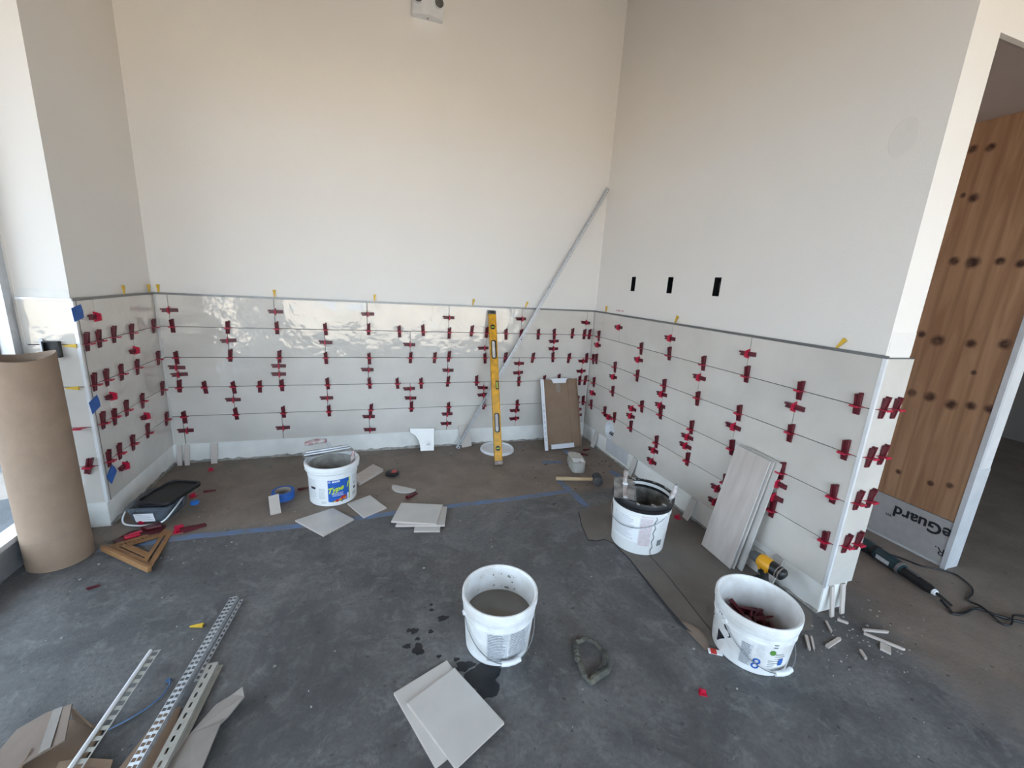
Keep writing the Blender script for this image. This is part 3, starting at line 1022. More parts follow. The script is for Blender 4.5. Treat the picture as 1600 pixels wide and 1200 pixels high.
for x, z, lab in ((-3.215, ZJ[1] - 0.004, 'yellow shim lying in the tile joint beside the black wall box'), (-3.235, ZJ[2] - 0.004, 'yellow shim lying in the tile joint just above the paper roll edge')):
    one('yellow_shim', shim_me, None, lab, 'shim', matrix=axes((x - 0.025, -LL - 0.004, z), (0, 0, 1), (0, 1, 0), (1, 0, 0)), group='yellow shims by the window')

# blue tape holding the left corner trim
for y, z, rx, lab in ((-0.772, 1.112, 0.1, 'blue tape piece at the top of the left corner trim'), (-0.766, 0.664, 0.2, 'blue tape piece halfway down the left corner trim'), (-0.730, 0.275, 0.55, 'blue tape piece low on the left corner trim')):
    m = axes((-W + 0.0022, y, z), (0, math.cos(rx), math.sin(rx)), (0, -math.sin(rx), math.cos(rx)), (1, 0, 0))
    one('tape_piece', B().prism([(-0.045, -0.036), (0.03, -0.03), (0.036, 0.0), (0.03, 0.034), (-0.045, 0.028)], 0, 0.0012), 'tape', lab, 'tape', matrix=m, group='blue tape on the corner trim')

# open black box in the window-side tiles
t = thing('wall_box', 'open black electrical box in the tiles behind the paper roll', 'electrical box', (-3.277, -LL, 0.905))
b = B()
b.box(-0.03, 0.03, -0.022, -0.001, 0, 0.004).box(-0.03, 0.03, -0.022, -0.001, 0.071, 0.075).box(-0.03, -0.026, -0.022, -0.001, 0, 0.075).box(0.026, 0.03, -0.022, -0.001, 0, 0.075).box(-0.03, 0.03, -0.003, -0.001, 0, 0.075)
part('housing', b, 'black', t)
part('tab', B().box(-0.042, -0.030, -0.012, -0.001, 0.02, 0.085), 'whiteplastic', t)

one('wall_strip', B().prism(rrect(-0.05, 0.05, -0.006, 0.006, 0.005), 0, 0.006), 'pinkstrip', 'small red and white strip on the right wall above the trim', 'strip', matrix=axes((0.012, -0.37, 1.205), (0, -1, 0), (0, 0, 1), (-1, 0, 0)))

# ------------------------------------------------------------------ emergency light, high on the back wall
t = thing('emergency_light', 'beige emergency light with two lamp heads high on the back wall', 'emergency light', (-1.477, 0.012, 3.03))
n = 14
out = [(-0.10, 0.0)] + [(-0.10 + 0.20 * i / n, -0.035 - 0.035 * math.sin(PI * i / n)) for i in range(n + 1)] + [(0.10, 0.0)]
part('housing', B().prism(out, 0.0, 0.15), 'whiteplastic', t, smooth=30)
part('test_button', B().lathe([(0, -0.003), (0.005, -0.003), (0.005, 0.001), (0, 0.001)], 12, Matrix.Translation((0, -0.03, 0))), 'darkgrey', t)
for s in (-1, 1):
    m4 = axes((s * 0.067, -0.058, 0.085 if s < 0 else 0.082), (1, 0, 0), (0, 0.35, 1), (s * 0.15, -1, -0.35))
    h = part('lamp_head', B().lathe([(0, -0.02), (0.022, -0.02), (0.031, 0.0), (0.033, 0.018), (0.029, 0.018), (0.027, 0.008), (0, 0.006)], 28), 'whiteplastic', t, smooth=40, matrix=m4)
    part('lens', B().lathe([(0, 0.0155), (0.0285, 0.0155), (0.0285, 0.010), (0, 0.010)], 24), 'lens', h, smooth=40)

# ------------------------------------------------------------------ buckets
def cone_patch(rb, rt, h, a0, a1, z0, z1, off=0.0008, n=10, nz=2):
    vs, fs = [], []
    for k in range(nz + 1):
        z = z0 + (z1 - z0) * k / nz
        r = rb + (rt - rb) * z / h + off
        for i in range(n + 1):
            a = a0 + (a1 - a0) * i / n
            vs.append((r * math.cos(a), r * math.sin(a), z))
    for k in range(nz):
        for i in range(n):
            q = k * (n + 1) + i
            fs.append((q, q + 1, q + n + 2, q + n + 1))
    return B().add(vs, fs)


def wrap(me, rb, rt, h, a, z, off, slope=0.0):
    """bend flat lettering (x right, y up) around the bucket at angle a, height z"""
    for v in me.vertices:
        x, y, d = v.co
        zz = z + y + slope * x
        r = rb + (rt - rb) * zz / h + off + d
        ang = a + x / r
        v.co = (r * math.cos(ang), r * math.sin(ang), zz)
    me.update()
    return me


def bucket(label, loc, rb, rt, h, rim='bucket', body='bucket', bail_a=None, bail_drop=None, grip=True, fill=None, fill_m='water', lining=None, neck=0.945):
    """rb, rt: outer radii at base and rim; bail_a: direction the bail hangs towards"""
    t = thing('bucket', label, 'bucket', loc)
    rw_ = rt * neck                       # body radius under the rim
    hh = h - 0.055
    prof = [(0, 0.006), (rb * 0.93, 0.006), (rb * 0.95, 0), (rb, 0.004), (rb + (rw_ - rb) * 0.98, hh), (rw_ * 0.985, hh), (rw_ * 0.985, h - 0.012), (rw_ * 0.965, h - 0.012), (rw_ * 0.965, hh), (rb * 0.965, 0.010), (0, 0.010)]
    part('body', B().lathe(prof, 64), body, t, smooth=35)
    rp = [(rw_ * 0.96, h - 0.052), (rw_ * 1.015, h - 0.054), (rw_ * 1.028, h - 0.050), (rw_ * 1.028, h - 0.036), (rw_ * 0.995, h - 0.033), (rw_ * 0.995, h - 0.029), (rt, h - 0.026), (rt, h - 0.004), (rt * 0.99, h), (rt * 0.955, h), (rw_ * 0.97, h - 0.006), (rw_ * 0.96, h - 0.052)]
    if neck < 0.92:
        rp = [(rw_ * 0.96, h - 0.050), (rw_ * 1.01, h - 0.050), (rt * 0.965, h - 0.044), (rt * 0.985, h - 0.040), (rt * 0.985, h - 0.028), (rt * 0.955, h - 0.025), (rt * 0.955, h - 0.021), (rt, h - 0.018), (rt, h - 0.005), (rt * 0.985, h), (rt * 0.93, h), (rw_ * 0.975, h - 0.008), (rw_ * 0.96, h - 0.050)]
    part('rim', B().lathe(rp, 64), rim, t, smooth=35)
    zr = hh - 0.022
    ra = rb + (rw_ - rb) * 0.98 * zr / hh
    part('ridge', B().lathe([(ra - 0.001, zr - 0.003), (ra + 0.0035, zr - 0.002), (ra + 0.0035, zr + 0.002), (ra - 0.001, zr + 0.003)], 64), rim if rim != 'black' else body, t, smooth=35)
    if lining:
        part('mortar_lining', B().lathe([((rb + (rw_ - rb) * z / hh) * 0.958, z) for z in (fill, 0.5 * (fill + h), h - 0.022)], 64), lining, t, smooth=35)
    if fill:
        rr = (rb + (rw_ - rb) * fill / hh) * 0.964
        vs = [(0, 0, fill)] + [(rr * math.cos(2 * PI * k / 48), rr * math.sin(2 * PI * k / 48), fill) for k in range(48)]
        part('contents', B().add(vs, [(0, 1 + k, 1 + (k + 1) % 48) for k in range(48)]), fill_m, t)
    if bail_a is not None:
        zt = h - 0.07
        rr = rw_ * 1.01
        d = Vector((math.cos(bail_a), math.sin(bail_a), 0))
        sde = Vector((-d.y, d.x, 0))
        path = []
        for i in range(25):
            q = PI * i / 24
            p = sde * (rr * math.cos(q)) + d * ((rr + 0.012) * math.sin(q))
            path.append((p.x, p.y, zt - bail_drop * math.sin(q) ** 0.8))
        hd = part('handle', B().tube(path, 0.0019, 6), 'wire', t, smooth=40)
        if grip:
            ln = path[9:16]
            a, c = Vector(path[10]), Vector(path[14])
            part('grip', B().tube([a, a.lerp(c, 0.33) + d * 0.006, a.lerp(c, 0.66) + d * 0.006, c], 0.0095, 10), 'whiteplastic', hd, smooth=40)
        for s in (-1, 1):
            c = sde * (s * rr)
            part('handle_ear', B().lathe([(0, -0.002), (0.011, -0.002), (0.009, 0.006), (0, 0.006)], 16, axes((c.x, c.y, zt), (0, 0, 1), sde.cross(Vector((0, 0, 1))) * -1 * s, sde * s)), body, t, smooth=40)
    return t, rb, rb + (rw_ - rb) * 0.98 + 0.0004, hh


def textlines(t, rb, rt, h, a0, a1, z0, z1, n, m, name='print_lines', seed=0, th=0.0022):
    """rows of unreadable small print"""
    rnd = random.Random(seed)
    b = B()
    for k in range(n):
        z = z1 - (z1 - z0) * (k + 0.5) / n
        e = a0 + (a1 - a0) * rnd.uniform(0.72, 1.0)
        p = cone_patch(rb, rt, h, a0, e, z - th / 2, z + th / 2, 0.0013, 6, 1)
        b.add(p.v, p.f)
    return part(name, b, m, t)


def facing(loc, off=0.0):
    """angle from a bucket's centre towards the camera"""
    return math.atan2(-3.3139 - loc[1], -1.884 - loc[0]) + off


# 1 mortar bucket with the blue printed label
L = (-2.113, -0.691, 0)
t, rb, rt, hh = bucket('white mortar bucket with blue and lime label, two trowels on it', L, 0.136, 0.158, 0.252, fill=0.10, fill_m='thinset', lining='lining', neck=0.89)
fa = facing(L)
A = lambda px: fa + math.asin(max(-1, min(1, px)))     # px: -1 left silhouette .. 1 right silhouette
part('label_panel', cone_patch(rb, rt, hh, A(-0.22), A(0.62), 0.030, 0.172, 0.0008, 12), 'blueprint', t, label='blue printed label panel')
part('label_stripe', cone_patch(rb, rt, hh, A(0.62), A(0.66), 0.030, 0.172, 0.0009, 3), 'limeprint', t)
part('label_wave', wrap(plate([[(-0.058, -0.010), (0.060, -0.010), (0.060, 0.034), (0.03, 0.024), (0.005, 0.010), (-0.02, 0.004), (-0.058, 0.002)]], 0.0004), rb, rt, hh, A(0.21), 0.036, 0.0012), 'whiteprint', t)
for x, y, r, mm in ((-0.012, 0.002, 0.011, 'redprint'), (0.006, 0.006, 0.010, 'orangeprint'), (0.020, 0.016, 0.013, 'redprint'), (0.033, 0.010, 0.011, 'orangeprint'), (0.034, 0.022, 0.009, 'redprint'), (-0.035, -0.001, 0.006, 'greenprint'), (-0.024, 0.0, 0.006, 'orangeprint'), (0.014, -0.003, 0.008, 'greenprint')):
    part('label_fruit', wrap(plate([ell(x, y, r, r * 0.8, 12)], 0.0003), rb, rt, hh, A(0.22), 0.034, 0.0017), mm, t)
part('lettering', wrap(text_mesh('Type 1', 0.046, 0.0003, 'CENTER', 0.25, 0.0014), rb, rt, hh, A(0.20), 0.100, 0.0018, 0.22), 'limeprint', t, label='lime slanted lettering Type 1')
part('lettering', wrap(text_mesh('MAPEI', 0.016, 0.0003, 'CENTER', 0.2, 0.0004), rb, rt, hh, A(0.10), 0.156, 0.0018, 0.05), 'whiteprint', t, label='small white maker name')
part('emblem', wrap(plate([ell(0, 0, 0.006, 0.006, 16), ell(0, 0, 0.004, 0.004, 12)], 0.0003), rb, rt, hh, A(-0.15), 0.161, 0.0015), 'whiteprint', t)
textlines(t, rb, rt, hh, A(-0.05), A(0.5), 0.064, 0.090, 3, 'whiteprint', seed=4)
textlines(t, rb, rt, hh, A(-0.90), A(-0.66), 0.05, 0.17, 12, 'palegreyprint', seed=5)
textlines(t, rb, rt, hh, A(-0.58), A(-0.30), 0.05, 0.12, 9, 'greyprint', seed=6, th=0.0015)
part('print_block', cone_patch(rb, rt, hh, A(-0.86), A(-0.70), 0.108, 0.122, 0.0016, 4), 'blackprint', t)
textlines(t, rb, rt, hh, A(0.76), A(0.92), 0.13, 0.18, 6, 'palegreyprint', seed=8)
part('print_mark', wrap(plate([ell(0, 0, 0.009, 0.009, 14), ell(0, 0, 0.006, 0.006, 12)], 0.0003), rb, rt, hh, A(0.84), 0.115, 0.0015), 'greyprint', t)
part('print_mark', wrap(plate([[(-0.007, -0.009), (0.007, -0.009), (0.009, 0.004), (0, 0.010), (-0.008, 0.003)]], 0.0003), rb, rt, hh, A(0.84), 0.085, 0.0015), 'blackprint', t)
textlines(t, rb, rt, hh, A(0.76), A(0.92), 0.035, 0.06, 4, 'greyprint', seed=9)
textlines(t, rb, rt, hh, A(-0.5), A(-0.26), 0.022, 0.036, 2, 'greyprint', seed=10)

# 2 bucket with the black rim
L = (-0.476, -1.564, 0)
t, rb, rt, hh = bucket('white bucket with a black rim holding a notched trowel', L, 0.140, 0.163, 0.303, rim='black', bail_a=facing(L, -0.55), bail_drop=0.075, fill=0.10, fill_m='darkgrey', grip=False, lining='darklining')
fa = facing(L)
part('label_panel', cone_patch(rb, rt, hh, A(-0.92), A(0.02), 0.07, 0.225, 0.0008, 12), 'whiteprint', t)
textlines(t, rb, rt, hh, A(-0.85), A(-0.10), 0.085, 0.215, 15, 'palegreyprint', seed=21, th=0.003)
part('print_block', cone_patch(rb, rt, hh, A(0.06), A(0.44), 0.06, 0.235, 0.0010, 8), 'pinkprint', t)
textlines(t, rb, rt, hh, A(0.10), A(0.40), 0.07, 0.225, 14, 'palegreyprint', seed=22)
part('print_block', cone_patch(rb, rt, hh, A(0.70), A(0.84), 0.055, 0.09, 0.0010, 6), 'greyprint', t)
textlines(t, rb, rt, hh, A(0.70), A(0.88), 0.15, 0.21, 4, 'palegreyprint', seed=23)
pts = []
for i in range(15):
    z = 0.235 - 0.23 * i / 14
    r = rb + (rt - rb) * z / hh + 0.003
    a = A(0.53 + 0.035 * math.sin(i * 1.9) + 0.0 * i)
    pts.append((r * math.cos(a), r * math.sin(a), max(z, 0.003)))
part('drip_line', B().tube(pts, 0.0016, 5), 'darkgrey', t, smooth=40)
b = B()
rnd = random.Random(5)
for i in range(26):
    a = rnd.uniform(0, 2 * PI)
    r = 0.156
    z = 0.303 - rnd.uniform(-0.001, 0.004)
    b.lathe([(0, -0.002), (rnd.uniform(0.004, 0.012), 0), (0, rnd.uniform(0.002, 0.005))], 7, Matrix.Translation((r * math.cos(a), r * math.sin(a), z)) @ Matrix.Diagonal((1, 1.6, 1, 1)))
part('mortar_splash', b, 'thinset', t, smooth=60)['kind'] = 'stuff'

# 3 bucket of murky water
L = (-1.428, -2.012, 0)
t, rb, rt, hh = bucket('white bucket of murky water in the middle of the floor', L, 0.123, 0.144, 0.232, body='dirtybucket', rim='dirtybucket', bail_a=facing(L, 0.38), bail_drop=0.125, fill=0.125)
fa = facing(L)
part('label_panel', cone_patch(rb, rt, hh, A(-0.28), A(0.30), 0.022, 0.150, 0.0008, 10), 'palegreyprint', t, label='worn grey printed label')
part('label_panel', cone_patch(rb, rt, hh, A(0.33), A(0.86), 0.030, 0.152, 0.0008, 10), 'palegreyprint', t)
textlines(t, rb, rt, hh, A(-0.25), A(0.28), 0.025, 0.148, 17, 'greyprint', seed=31, th=0.0028)
textlines(t, rb, rt, hh, A(0.36), A(0.82), 0.035, 0.150, 15, 'greyprint', seed=32, th=0.0028)
b = B()
rnd = random.Random(9)
for i in range(24):
    a = PI / 2 + rnd.uniform(-0.9, 0.5)
    z = rnd.choice([rnd.uniform(0.185, 0.215), rnd.uniform(0.135, 0.2)])
    r = (rb + (rt - rb) * z / hh) * 0.955
    b.lathe([(0, 0.001), (rnd.uniform(0.002, 0.006), 0.0), (0, -0.001)], 7, axes((r * math.cos(a), r * math.sin(a), z), (-math.sin(a), math.cos(a), 0), (0, 0, 1), (math.cos(a), math.sin(a), 0)))
part('dried_spots', b, 'plaster', t)['kind'] = 'stuff'

# 4 bucket of red wedges
L4 = (-0.463, -2.308, 0)
t, rb, rt, hh = bucket('white bucket with red wedges heaped inside, near the wall end', L4, 0.133, 0.152, 0.222, body='dirtybucket', rim='dirtybucket', bail_a=facing(L4, 0.92), bail_drop=0.115)
fa = facing(L4)
dm = [(0, -0.070), (0.062, 0.0), (0, 0.070), (-0.062, 0)]
di = [(x * 0.90, y * 0.90) for x, y in dm]
part('hazard_diamond', wrap(plate([dm, di], 0.0003), rb, rt, hh, A(-0.76), 0.105, 0.0012), 'blackprint', t, label='black hazard diamond print')
part('hazard_diamond', wrap(plate([[(0.012, 0.055), (0.030, 0.034), (0.050, 0.012), (0.032, 0.018)]], 0.0003), rb, rt, hh, A(-0.76), 0.105, 0.0014), 'blackprint', t)
part('hazard_diamond', wrap(plate([[(0.0, -0.066), (0.0, -0.012), (0.038, -0.026)]], 0.0003), rb, rt, hh, A(-0.76), 0.105, 0.0014), 'blackprint', t)
part('label_panel', cone_patch(rb, rt, hh, A(-0.16), A(0.12), 0.03, 0.125, 0.0008, 8), 'palegreyprint', t)
textlines(t, rb, rt, hh, A(-0.14), A(0.10), 0.03, 0.125, 15, 'greyprint', seed=41, th=0.003)
textlines(t, rb, rt, hh, A(0.20), A(0.42), 0.085, 0.14, 9, 'palegreyprint', seed=42)
part('print_mark', wrap(plate([ell(0, 0, 0.011, 0.011, 16)], 0.0003), rb, rt, hh, A(0.56), 0.113, 0.0014), 'greenprint', t, label='round green mark')
for z, a_ in ((0.062, 0.26), (0.040, 0.24)):
    part('print_mark', wrap(plate([ell(0, 0, 0.013, 0.013, 18), ell(0, 0, 0.007, 0.007, 12)], 0.0003), rb, rt, hh, A(a_), z, 0.0014), 'blueprint', t)
textlines(t, rb, rt, hh, A(0.62), A(0.84), 0.06, 0.11, 5, 'greyprint', seed=43)
textlines(t, rb, rt, hh, A(0.50), A(0.66), 0.045, 0.08, 4, 'greyprint', seed=44)
part('print_block', cone_patch(rb, rt, hh, A(0.72), A(0.80), 0.055, 0.085, 0.0016, 4), 'blueprint', t)
part('print_block', cone_patch(rb, rt, hh, A(0.54), A(0.63), 0.135, 0.152, 0.0016, 4), 'greyprint', t)
rnd = random.Random(3)
for i in range(64):
    lay = i % 6
    for _ in range(20):
        a, r = rnd.uniform(0, 2 * PI), 0.080 * math.sqrt(rnd.random())
        x, y = r * math.cos(a), r * math.sin(a)
        # the heap is higher at the far-left side
        z = 0.034 + lay * 0.013 + 0.20 * max(0, (-x * 0.6 + y * 0.8)) * (0.5 + 0.1 * lay)
        break
    eu = Matrix.Rotation(rnd.uniform(0, 2 * PI), 4, 'Z') @ Matrix.Rotation(rnd.uniform(-0.35, 0.35) + PI / 2, 4, 'Y') @ Matrix.Rotation(rnd.uniform(0, 2 * PI), 4, 'Z')
    one('loose_wedge', wedge_me, None, 'red wedge in the heap inside the white bucket by the wall end', 'tile wedge', group='red wedges heaped in the bucket', matrix=Matrix.Translation((L4[0] + x, L4[1] + y, z)) @ eu)

# white bucket lid under the level
t = thing('pail_lid', 'round white bucket lid on the floor behind the yellow level', 'lid', (-0.880, -0.150, 0))
part('lid_disc', B().lathe([(0, 0.012), (0.118, 0.012), (0.122, 0.020), (0.135, 0.021), (0.140, 0.014), (0.142, 0.0), (0.136, 0.0), (0.134, 0.010), (0.118, 0.004), (0, 0.004)], 56), 'whiteplastic', t, smooth=35)
part('lid_spout', B().lathe([(0, 0.012), (0.014, 0.012), (0.014, 0.017), (0.010, 0.018), (0, 0.018)], 20), 'darkgrey', t, smooth=40)

# ------------------------------------------------------------------ trowels on the buckets
# on the mortar bucket
tz = 0.262
t = thing('notched_trowel', 'notched trowel with red and white grip across the labelled mortar bucket', 'trowel', matrix=axes((-2.138, -0.610, tz + 0.004), (0.957, 0.29, 0.0), (-0.287, 0.947, -0.14), (-0.041, 0.134, 0.990)))
teeth = [(-0.150, -0.055), (0.140, -0.055)]
for i in range(17):
    x = 0.140 - i * 0.017
    teeth += [(x, 0.060), (x - 0.008, 0.060), (x - 0.008, 0.052), (x - 0.017, 0.052)]
teeth.append((-0.150, 0.052))
part('blade', plate([teeth], 0.0016), 'steel', t)
part('tang', B().box(-0.145, 0.130, -0.020, 0.020, 0.001, 0.014).prism([(-0.135, -0.013), (0.120, -0.013), (0.120, 0.013), (-0.135, 0.013)], 0.014, 0.026), 'alu', t, bevel=0.003)
part('post', B().tube([(0.010, 0, 0.022), (0.004, 0, 0.045), (-0.016, 0, 0.072)], [0.009, 0.008, 0.008], 8), 'alu', t, smooth=40)
part('grip', B().tube([(-0.008, 0, 0.074), (-0.03, 0, 0.075), (-0.07, 0, 0.078), (-0.11, 0, 0.074), (-0.132, 0, 0.072)], [0.011, 0.0145, 0.017, 0.0155, 0.012], 12), 'grab', t, smooth=50, label='red grip smeared with mortar')
t = thing('margin_trowel', 'small trowel with worn dark red grip standing inside the mortar bucket', 'trowel', matrix=lean((-2.020, -0.700, 0.135), (-1.985, -0.690, 0.30), (1, 0, 0)))
part('blade', B().box(-0.025, 0.025, -0.001, 0.001, -0.02, 0.06), 'steel', t)
part('shank', B().tube([(0, 0, 0.055), (0, -0.008, 0.075), (0, 0, 0.09)], 0.004, 8), 'steel', t, smooth=40)
part('grip', B().tube([(0, 0, 0.088), (0, 0, 0.105), (0, 0, 0.14), (0, 0, 0.165)], [0.008, 0.011, 0.012, 0.009], 10), 'grab', t, smooth=50)

# on the black-rimmed bucket
T2 = axes((-0.568, -1.523, 0.3105), (0.848, -0.53, -0.01), (0.53, 0.848, 0.03), (-0.008, -0.031, 0.999))
t = thing('notched_trowel', 'square notched trowel lying on the black bucket rim', 'trowel', matrix=T2)
sq = [(-0.060, -0.12), (0.046, -0.12)]
for i in range(11):
    y = -0.12 + i * 0.0218
    sq += [(0.056, y + 0.002), (0.056, y + 0.0125), (0.045, y + 0.0125), (0.045, y + 0.0218)]
sq += [(-0.060, 0.12)]
part('blade', plate([sq], 0.0016), 'steel', t)
part('tang', B().box(-0.012, 0.012, -0.115, 0.115, 0.001, 0.011), 'handlewhite', t, bevel=0.003)
part('rivet', B().lathe([(0, 0.011), (0.016, 0.011), (0.012, 0.018), (0, 0.020)], 16, Matrix.Translation((0, 0.030, 0))), 'whiteplastic', t, smooth=40)
part('post', B().tube([(0, 0.055, 0.008), (0, 0.058, 0.024), (0, 0.066, 0.040)], 0.009, 8), 'handlewhite', t, smooth=40)
part('grip', B().tube([(0, 0.058, 0.045), (0, 0.075, 0.047), (0, 0.10, 0.047), (0, 0.12, 0.044)], [0.010, 0.014, 0.013, 0.009], 10), 'handlewhite', t, smooth=40)
t = thing('margin_trowel', 'margin trowel with mortar-caked grip sticking out of the black-rimmed bucket', 'trowel', matrix=lean((-0.397, -1.668, 0.245), (-0.318, -1.640, 0.385), (0, 1, 0)))
part('blade', B().box(-0.026, 0.026, -0.001, 0.001, -0.09, 0.02), 'steel', t)
part('shank', B().tube([(0, 0, 0.015), (0, -0.012, 0.035), (0, 0, 0.055)], 0.0045, 8), 'handlewhite', t, smooth=40)
part('grip', B().tube([(0, 0, 0.05), (0, 0, 0.065), (0, 0, 0.11), (0, 0, 0.135)], [0.010, 0.013, 0.0135, 0.011], 12), 'handlewhite', t, smooth=50)
part('end_cap', B().tube([(0, 0, 0.134), (0, 0, 0.143)], [0.0115, 0.008], 12), 'steel', t, smooth=50)

# ------------------------------------------------------------------ yellow level
LV_M = lean((-0.957, -0.450, 0.004), (-0.944, -0.018, 1.135), (1, 0, 0))
t = thing('spirit_level', 'long yellow spirit level leaning on the back wall', 'level', matrix=LV_M @ Matrix.Rotation(PI / 2, 4, 'X'))
# local x = width, local y = length, local z = towards the room
w = 0.030
me = plate([rect(-w, w, 0.03, 1.19), rrect(-0.016, 0.018, 0.250, 0.395, 0.015), rrect(-0.016, 0.018, 0.830, 0.975, 0.015), ell(0, 0.125, 0.020, 0.020, 18), ell(0, 1.085, 0.020, 0.020, 18), rect(0.004, w - 0.004, 0.585, 0.65)], 0.010)
part('web', me, 'levelyellow', t)
b = B().box(-w, -w + 0.004, 0.03, 1.19, -0.0125, 0.0125).box(w - 0.004, w, 0.03, 1.19, -0.0125, 0.0125)
part('flange', b, 'levelyellow', t)
part('end_cap', B().box(-w - 0.001, w + 0.001, 0.0, 0.03, -0.0135, 0.0135), 'cardlight', t, bevel=0.003, label='dusty end cap')
part('end_cap', B().box(-w - 0.001, w + 0.001, 1.19, 1.218, -0.0135, 0.0135), 'darkgrey', t, bevel=0.003)
part('grip_hole', plate([ell(0, 0.045, 0.018, 0.008, 14)], 0.001), 'grab', t, matrix=Matrix.Translation((0, -0.027, 0.0140)))
part('grip_hole', plate([ell(0, 0.0, 0.018, 0.007, 14)], 0.001), 'matteblack', t, matrix=Matrix.Translation((0, 1.204, 0.0140)))
for y0, y1 in ((0.250, 0.395), (0.830, 0.975)):
    part('hand_hole_rim', plate([rrect(-0.019, 0.021, y0 - 0.004, y1 + 0.004, 0.017), rrect(-0.013, 0.015, y0 + 0.003, y1 - 0.003, 0.013)], 0.018), 'black', t)
for y in (0.125, 1.085):
    v = part('vial', B().lathe([(0, -0.006), (0.0195, -0.006), (0.0195, 0.007), (0.0135, 0.007), (0.0135, 0.002), (0, 0.002)], 20, Matrix.Translation((0, y, 0))), 'black', t, smooth=40)
    part('vial_tube', B().tube([(-0.0125, y, 0.0035), (0.0125, y, 0.0035)], 0.0045, 8), 'limeprint', v, smooth=40)
v = part('vial', plate([rect(0.003, w - 0.003, 0.583, 0.652), rect(0.008, w - 0.006, 0.592, 0.643)], 0.014), 'black', t)
part('vial_tube', B().tube([(0.0155, 0.59, 0), (0.0155, 0.645, 0)], 0.005, 8), 'limeprint', v, smooth=40)

# ------------------------------------------------------------------ perforated metal strips
def strip_holes(length, y0, y1, pitch, kind):
    hs = []
    x = pitch * 0.5
    i = 0
    while x + pitch * 0.5 < length:
        if kind == 'tri':
            if i % 2 == 0:
                hs.append([(x - pitch * 0.36, y0), (x + pitch * 0.30, y0), (x + pitch * 0.05, y1)])
            else:
                hs.append([(x - pitch * 0.05, y0), (x + pitch * 0.36, y1), (x - pitch * 0.36, y1)])
        elif kind == 'slot':
            hs.append(rrect(x - pitch * 0.28, x + pitch * 0.28, y0, y1, (y1 - y0) * 0.45, 3))
        else:
            hs.append([(x - pitch * 0.34, y0), (x + pitch * 0.24, y0), (x + pitch * 0.34, y1), (x - pitch * 0.24, y1)])
        x += pitch
        i += 1
    return hs


dA, dB = Vector((-1.205, -0.070, 0.004)), Vector((-0.006, -0.020, 2.168))
ln = (dB - dA).length
t = thing('metal_strip', 'long perforated metal strip leaning diagonally across the back wall', 'metal strip', matrix=lean(dA, dB, (0.87, 0.02, -0.48)) @ Matrix.Rotation(PI / 2, 4, 'X') @ Matrix.Rotation(PI / 2, 4, 'Z'))
me = plate([rect(0, ln, -0.016, 0.012)] + strip_holes(ln, -0.012, -0.001, 0.020, 'tra'), 0.0014)
part('flange', me, 'galv', t)
part('edge_bead', B().box(0, ln, 0.010, 0.0135, -0.004, 0.007), 'galv', t)
part('hook', B().tube([(0.0, -0.010, 0), (-0.004, -0.016, 0.003), (0.012, -0.019, 0.003), (0.03, -0.014, 0)], 0.002, 6), 'galv', t, smooth=40)

# loose strips in the left foreground
def ground_strip(name_, label, a, c, width, z, kind, m, tilt, lip, pitch, slots, lipm=None):
    a, c = Vector((*a, z)), Vector((*c, z))
    x = (c - a).normalized()
    y = Vector((-x.y, x.x, 0))
    m4 = axes(a, x, y, (0, 0, 1)) @ Matrix.Rotation(tilt, 4, 'X')
    tt = thing(name_, label, 'metal strip', matrix=m4, group='loose metal strips in the foreground')
    L_ = (c - a).length
    part('flange', plate([rect(0, L_, -width / 2, width / 2)] + [h for y0, y1 in slots for h in strip_holes(L_, y0, y1, pitch, kind)], 0.0015), m, tt)
    part('lip', lip(L_), lipm or m, tt)
    return tt


ground_strip('metal_strip', 'longest perforated silver strip on the floor in the left foreground', (-2.438, -1.545), (-2.585, -2.75), 0.030, 0.026, 'tra', 'galv', 0.15,
             lambda l: B().box(0, l, 0.0130, 0.0150, -0.012, 0.001).box(0, l, 0.0150, 0.0165, -0.014, -0.004), 0.0205, ((-0.0138, -0.0012), (0.0012, 0.0125)))
ground_strip('metal_strip', 'thin-edged silver strip lying against the longest perforated strip', (-2.412, -1.545), (-2.455, -1.92), 0.014, 0.006, 'tra', 'galv', 0.0,
             lambda l: B().box(0, l, 0.006, 0.0075, -0.001, 0.004), 0.022, ((-0.0045, 0.004),))
ground_strip('metal_strip', 'beige slotted metal strip right of the longest silver strip', (-2.420, -1.870), (-2.505, -2.75), 0.032, 0.020, 'slot', 'beigemetal', 0.05,
             lambda l: B().box(0, l, 0.0150, 0.0165, -0.015, 0.001).box(0, l, 0.0165, 0.030, -0.0155, -0.0140), 0.034, ((-0.005, 0.002),))
ground_strip('metal_strip', 'shorter strip with round silver edge, leftmost in the foreground', (-2.612, -1.785), (-2.690, -2.70), 0.030, 0.040, 'tra', 'beigemetal', 0.1,
             lambda l: B().tube([(0, -0.016, 0.003), (l, -0.016, 0.003)], 0.0060, 10), 0.030, ((-0.009, 0.011),), 'trimcorner')

# ------------------------------------------------------------------ cardboard tile box against the back wall
BXM = lean((-0.300, -0.225, 0.004), (-0.312, -0.035, 0.580), (1, 0.04, 0))
t = thing('tile_carton', 'open brown tile carton leaning in the corner of the back wall', 'cardboard box', matrix=BXM @ Matrix.Rotation(PI / 2, 4, 'X'))
